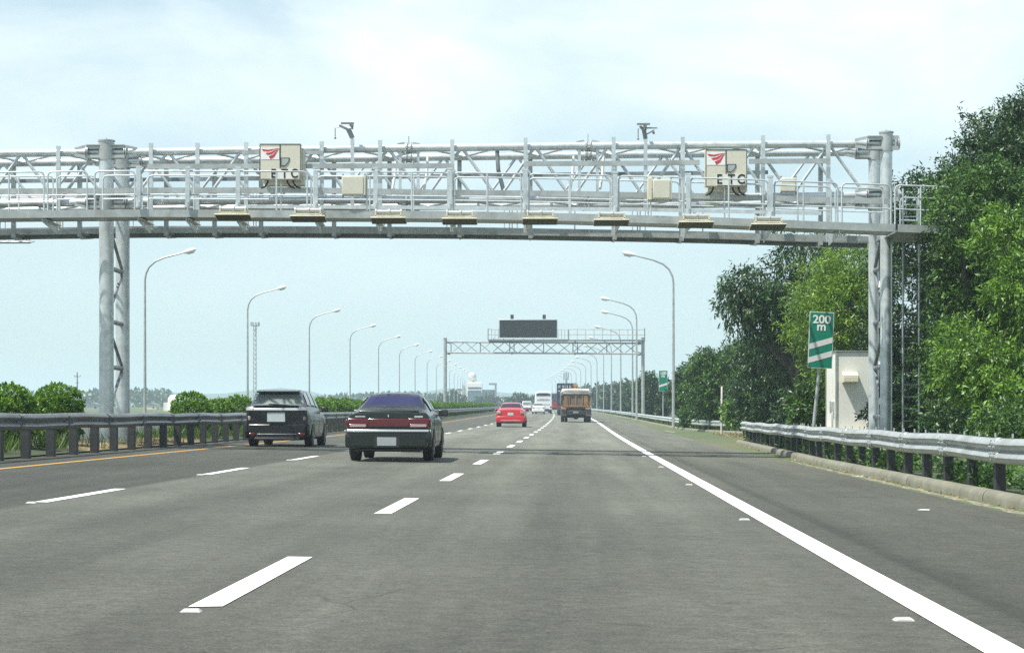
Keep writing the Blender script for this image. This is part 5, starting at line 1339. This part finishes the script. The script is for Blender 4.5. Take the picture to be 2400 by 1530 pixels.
blades('dry_grass', pts, .22, .018, M['leaf_dry'], 2)
pts = []
for k in range(5200):
    Y = 20 + 75 * rd.random() ** 1.3; s = kerb_s(Y) + .28 + abs(rd.gauss(0, .5))
    if sin(Y * .9) + .8 * sin(Y * 2.3 + 1) < -.1: continue
    p = R(s, Y, .12); pts.append(tuple(p))
rng = np.random.default_rng(5); b = np.array(pts); n = len(b); q = 5
bb = np.repeat(b, q, 0) + rng.normal(size=(n * q, 3)) * np.array([.05, .05, .0]); bb[:, 2] += rng.random(n * q) ** 1.3 * .30
dd = rng.normal(size=(n * q, 3)); dd[:, 2] = dd[:, 2] * .4 + .35
tt_ = np.repeat(rng.random(n), q) * .6 + .4 * rng.random(n * q)
o = leaf_object('weeds', bb, dd, .10 * (.5 + rng.random(n * q)), .045 * (.6 + .8 * rng.random(n * q)), tt_, M['leaf_mid'], None, (0, 0, 0), rng); o['kind'] = 'stuff'
pts = []
for k in range(9000):
    Y = 60 + 260 * rd.random() ** 1.4; s = kerb_s(Y) + .25 + rd.random() * 1.6
    if Y < 76: continue
    pts.append(tuple(R(s, Y, .12)))
blades('grass', pts, .38, .05, M['leaf_grass'], 3)
pts = []
for k in range(900):
    Y = 78 + 26 * rd.random(); s = 8.7 + 1.5 * rd.random(); pts.append(tuple(R(s, Y, .006)))
o = blades('dry_grass', pts, .25, .03, M['leaf_dry'], 4, 3.0)
pts = []
for k in range(700):
    Y = 18 + 55 * rd.random() ** 1.2; s = kerb_s(Y) - .02 - abs(rd.gauss(0, .10)); pts.append(tuple(R(s, Y, .004)))
blades('dry_leaf_litter', pts, .06, .02, M['leaf_dry'], 6, 3.0)
# white flowers among the weeds
# ------------------------------------------------------------------ far things
a = P(598, 934, 600); t = thing('mobile_mast', 'slim lattice phone mast with a ringed platform, rising beyond the minivan', 'mast', (a.x, 600, g(600)), 0, 'phone masts on the skyline', local=True)
zt = P(598, 757, 600).z - g(600); mb = MB()
for x, y in ((-.5, -.5), (.5, -.5), (0, .6)): mb.tube([(x, y, 0), (x * .8, y * .8, zt)], .11, 6)
for k in range(18):
    z0 = zt * k / 18; z1 = zt * (k + 1) / 18; mb.tube([(-.5, -.5, z0), (.45, -.45, z1)], .06, 5); mb.tube([(.5, -.5, z0), (0, .55, z1)], .06, 5); mb.tube([(0, .6, z0), (-.45, -.45, z1)], .06, 5)
mb.build('lattice', M['galv_old'], t)
mb = MB(); mb.tube([(0, 0, zt - .9), (0, 0, zt - .6)], 1.15, 14)
for k in range(9):
    q = 2 * pi * k / 9; mb.box((cos(q) * 1.25, sin(q) * 1.25, zt - .3), (.22, .22, 1.1), rz=q)
mb.build('antenna_ring', M['galv_old'], t); mb = MB()
for z in (2.5, 3.6): mb.tube([(.6, 0, z - .25), (.6, 0, z + .25)], .55, 12)
mb.build('dish', M['offwhite'], t)
a = P(1327, 934, 900); t = thing('mobile_mast', 'distant phone mast poking up behind the navy container', 'mast', (a.x, 900, g(900)), 0, 'phone masts on the skyline', local=True); zt = P(1327, 872, 900).z - g(900)
mb = MB(); mb.tube([(0, 0, 0), (0, 0, zt)], [.45, .3], 8); mb.build('pole', M['galv_dark'], t)
mb = MB(); 
for x in (-.9, 0, .9): mb.box((x, 0, zt - 1.6), (.5, .5, 2.6))
mb.tube([(0, 0, zt - 3.2), (0, 0, zt - 2.9)], 1.2, 10); mb.build('antenna_ring', M['galv_dark'], t)
a = P(181, 960, 260); t = thing('utility_pole', 'thin utility pole with a transformer, between the whole bush and the median columns', 'utility pole', (a.x, 260, g(260)), 0, None, local=True); zt = P(181, 872, 260).z - g(260)
mb = MB(); mb.tube([(0, 0, 0), (0, 0, zt)], [.11, .07], 8); mb.build('pole', M['galv_dark'], t)
mb = MB(); mb.box((0, 0, zt - .55), (.8, .06, .06)); mb.box((0, 0, zt - 1.3), (.5, .06, .06))
for x in (-.36, -.15, .36): mb.tube([(x, 0, zt - .55), (x, 0, zt - .35)], .035, 6)
mb.build('crossarm', M['galv_dark'], t); mb = MB(); mb.tube([(-.28, 0, zt - 2.6), (-.28, 0, zt - 1.8)], .2, 10); mb.build('transformer', M['galv_dark'], t)
# white dome
a = P(402, 960, 420); t = thing('storage_tank', 'white round-topped tank peeping out behind the median bush', 'tank', (a.x, 420, g(420)), 0, None, local=True)
mb = MB(); zt = P(402, 938, 420).z - g(420); mb.tube([(.4, 0, 0), (.4, 0, zt)], 1.15, 20); mb.build('shell', M['offwhite'], t); mb = MB(); mb.sphere((.4, 0, zt), 1.15, 20, 10, z0=0); mb.build('dome', M['offwhite'], t); mb = MB(); mb.box((-1.0, .6, zt * .4), (1.2, 1.4, zt * .8)); mb.build('shed', M['cream'], t)
# low roofs far away on the left
for k, (u0, u1, v, Y, lab, m) in enumerate(((203, 232, 945, 520, 'low grey shed far beyond the median, just left of the gantry columns', 'galv_old'), (344, 366, 956, 540, 'tiny ochre house far off between the lamp post and white tank', 'beige'), (18, 34, 946, 420, 'small grey roof far behind the bushes at the picture edge', 'galv_dark'))):
    a, b = P(u0, v, Y), P(u1, v, Y); t = thing('shed' if k != 1 else 'house', lab, 'building', ((a.x + b.x) / 2, Y, g(Y)), 0, None, local=True); W = b.x - a.x; h = max(1.5, a.z - g(Y))
    mb = MB(); mb.box((0, 2, h * .4), (W, 4, h * .8)); mb.build('wall', M[m], t); mb = MB(); mb.poly([(-W * .55, 0), (W * .55, 0), (0, h * .35)], 4.4, (0, 2, h * .8), (1, 0, 0), (0, 0, 1)); mb.build('roof', M['galv_dark'], t, smooth=False)
    mb = MB(); mb.box((W * .2, -.01, h * .35), (W * .15, .05, h * .3)); mb.build('window', M['glass_dark'], t)
# distant building with the globe
BY = 900.0
def BP(u, v): p = P(u, v, BY); return p
b0 = BP(1130, 945); t = thing('office_building', 'hazy pale office block with a cream globe on its roof and a tall portal frame', 'building', (b0.x, BY, g(BY)), 0, None)
def bbox(name, m, u0, u1, v0, v1, d0, d1, bevel=0.0):
    a, b = BP(u0, v1), BP(u1, v0); mb = MB(); mb.box(((a.x + b.x) / 2, BY + (d0 + d1) / 2, (a.z + b.z) / 2), (b.x - a.x, d1 - d0, b.z - a.z)); return mb.build(name, m, t, smooth=False)
M['tower_glass'] = paint('green_glass', (.07, .13, .13), .15, .2, .3)
bw = bbox('wall', M['offwhite'], 1088, 1130, 898, 956, 0, 14); bbox('wall', M['cream'], 1070, 1087.5, 911, 956, 1, 13); bbox('wall', M['tower_glass'], 1130, 1160, 913, 956, .5, 13); bbox('wall', M['galv_old'], 1083, 1088, 902, 956, -.5, 9)
bbox('window', M['glass_dark'], 1097, 1128, 907, 910.5, -.15, -.02); bbox('window', M['glass_dark'], 1097, 1128, 915, 918.5, -.15, -.02); bbox('window', M['tower_glass'], 1096, 1129, 919, 944, -.2, -.02); bbox('window', M['glass_dark'], 1071, 1082, 911, 914, .8, .98)
bbox('canopy', M['galv_dark'], 1146, 1164, 897.5, 901, -1, 12); bbox('column', M['galv_dark'], 1159.5, 1164, 901.2, 956, -1, 3); bbox('roof', M['cream'], 1096, 1128, 895, 897.8, 2, 10)
c = BP(1106, 882); q = MB(); q.sphere((c.x, BY + 6, c.z), 1.75, 18, 12, sz=1.1); q.build('globe', mat('cream_globe', (.56, .57, .53), .7, var=.1, vscale=1), t)
q = MB(); e = BP(1106, 894.8); q.tube([(c.x, BY + 6, e.z - .5), (c.x, BY + 6, c.z - 1.8)], [1.1, .9], 12); q.box((c.x + 1.6, BY + 6, c.z - 1.6), (1.0, 1.5, 1.6)); q.build('globe_stand', M['beige'], t)
a = BP(1180, 940); t = thing('pavilion', 'small white domed pavilion just right of the far office block', 'pavilion', (a.x, BY - 120, g(780)), 0, None, local=True)
mb = MB(); mb.sphere((0, 0, 2.3), 1.3, 16, 8, sz=.7, z0=0); mb.build('dome', M['offwhite'], t); mb = MB(); mb.tube([(0, 0, 2.05), (0, 0, 2.3)], 1.6, 16); mb.build('eave', M['galv_dark'], t); mb = MB(); mb.tube([(0, 0, 0), (0, 0, 2.05)], 1.1, 12); mb.build('drum', M['cream'], t)
for k, (u, v, Y, hg, lab) in enumerate(((1058, 935, 620, 5.0, 'green tree at the foot of the far office block, just right of the gantry leg'), (1140, 938, 720, 4.5, 'hazy tree in front of the far office block glass'), (1225, 938, 560, 3.6, 'distant tree mass behind the white van'), (1212, 940, 640, 3.8, 'distant low tree between pavilion and white van'))):
    p = P(u, v, Y); z = g(Y)
    tree('broadleaf_tree', lab, 'tree', Vector((p.x, Y, z)), [(p.x, Y, z + hg * .6, 2.6, 2.6, hg * .4), (p.x + 2.2, Y + 1, z + hg * .45, 2.2, 2.2, hg * .38), (p.x - 2.2, Y + 1, z + hg * .4, 2.2, 2.2, hg * .35)], 260, 14, .7, .4, M['leaf_far'], 60 + k, .18, group='trees round the far office block', twig=1.0)

# ------------------------------------------------------------------ haze
hz = bpy.data.materials.new('haze'); hz.use_nodes = True; t_ = hz.node_tree
t_.nodes.remove(t_.nodes['Principled BSDF']); pv = t_.nodes.new('ShaderNodeVolumePrincipled')
pv.inputs['Color'].default_value = (.72, .90, 1.0, 1); pv.inputs['Density'].default_value = .00038; pv.inputs['Anisotropy'].default_value = .0
t_.links.new(pv.outputs['Volume'], t_.nodes['Material Output'].inputs['Volume'])
mb = MB(); mb.box((0, 3100, 19), (11600, 7200, 42)); hb = mb.build('haze', hz, smooth=False); hb['kind'] = 'stuff'
for o in LOCAL:
    try:
        del o['_local']
    except Exception: pass
for o in SC.objects:
    if '_local' in o.keys(): del o['_local']
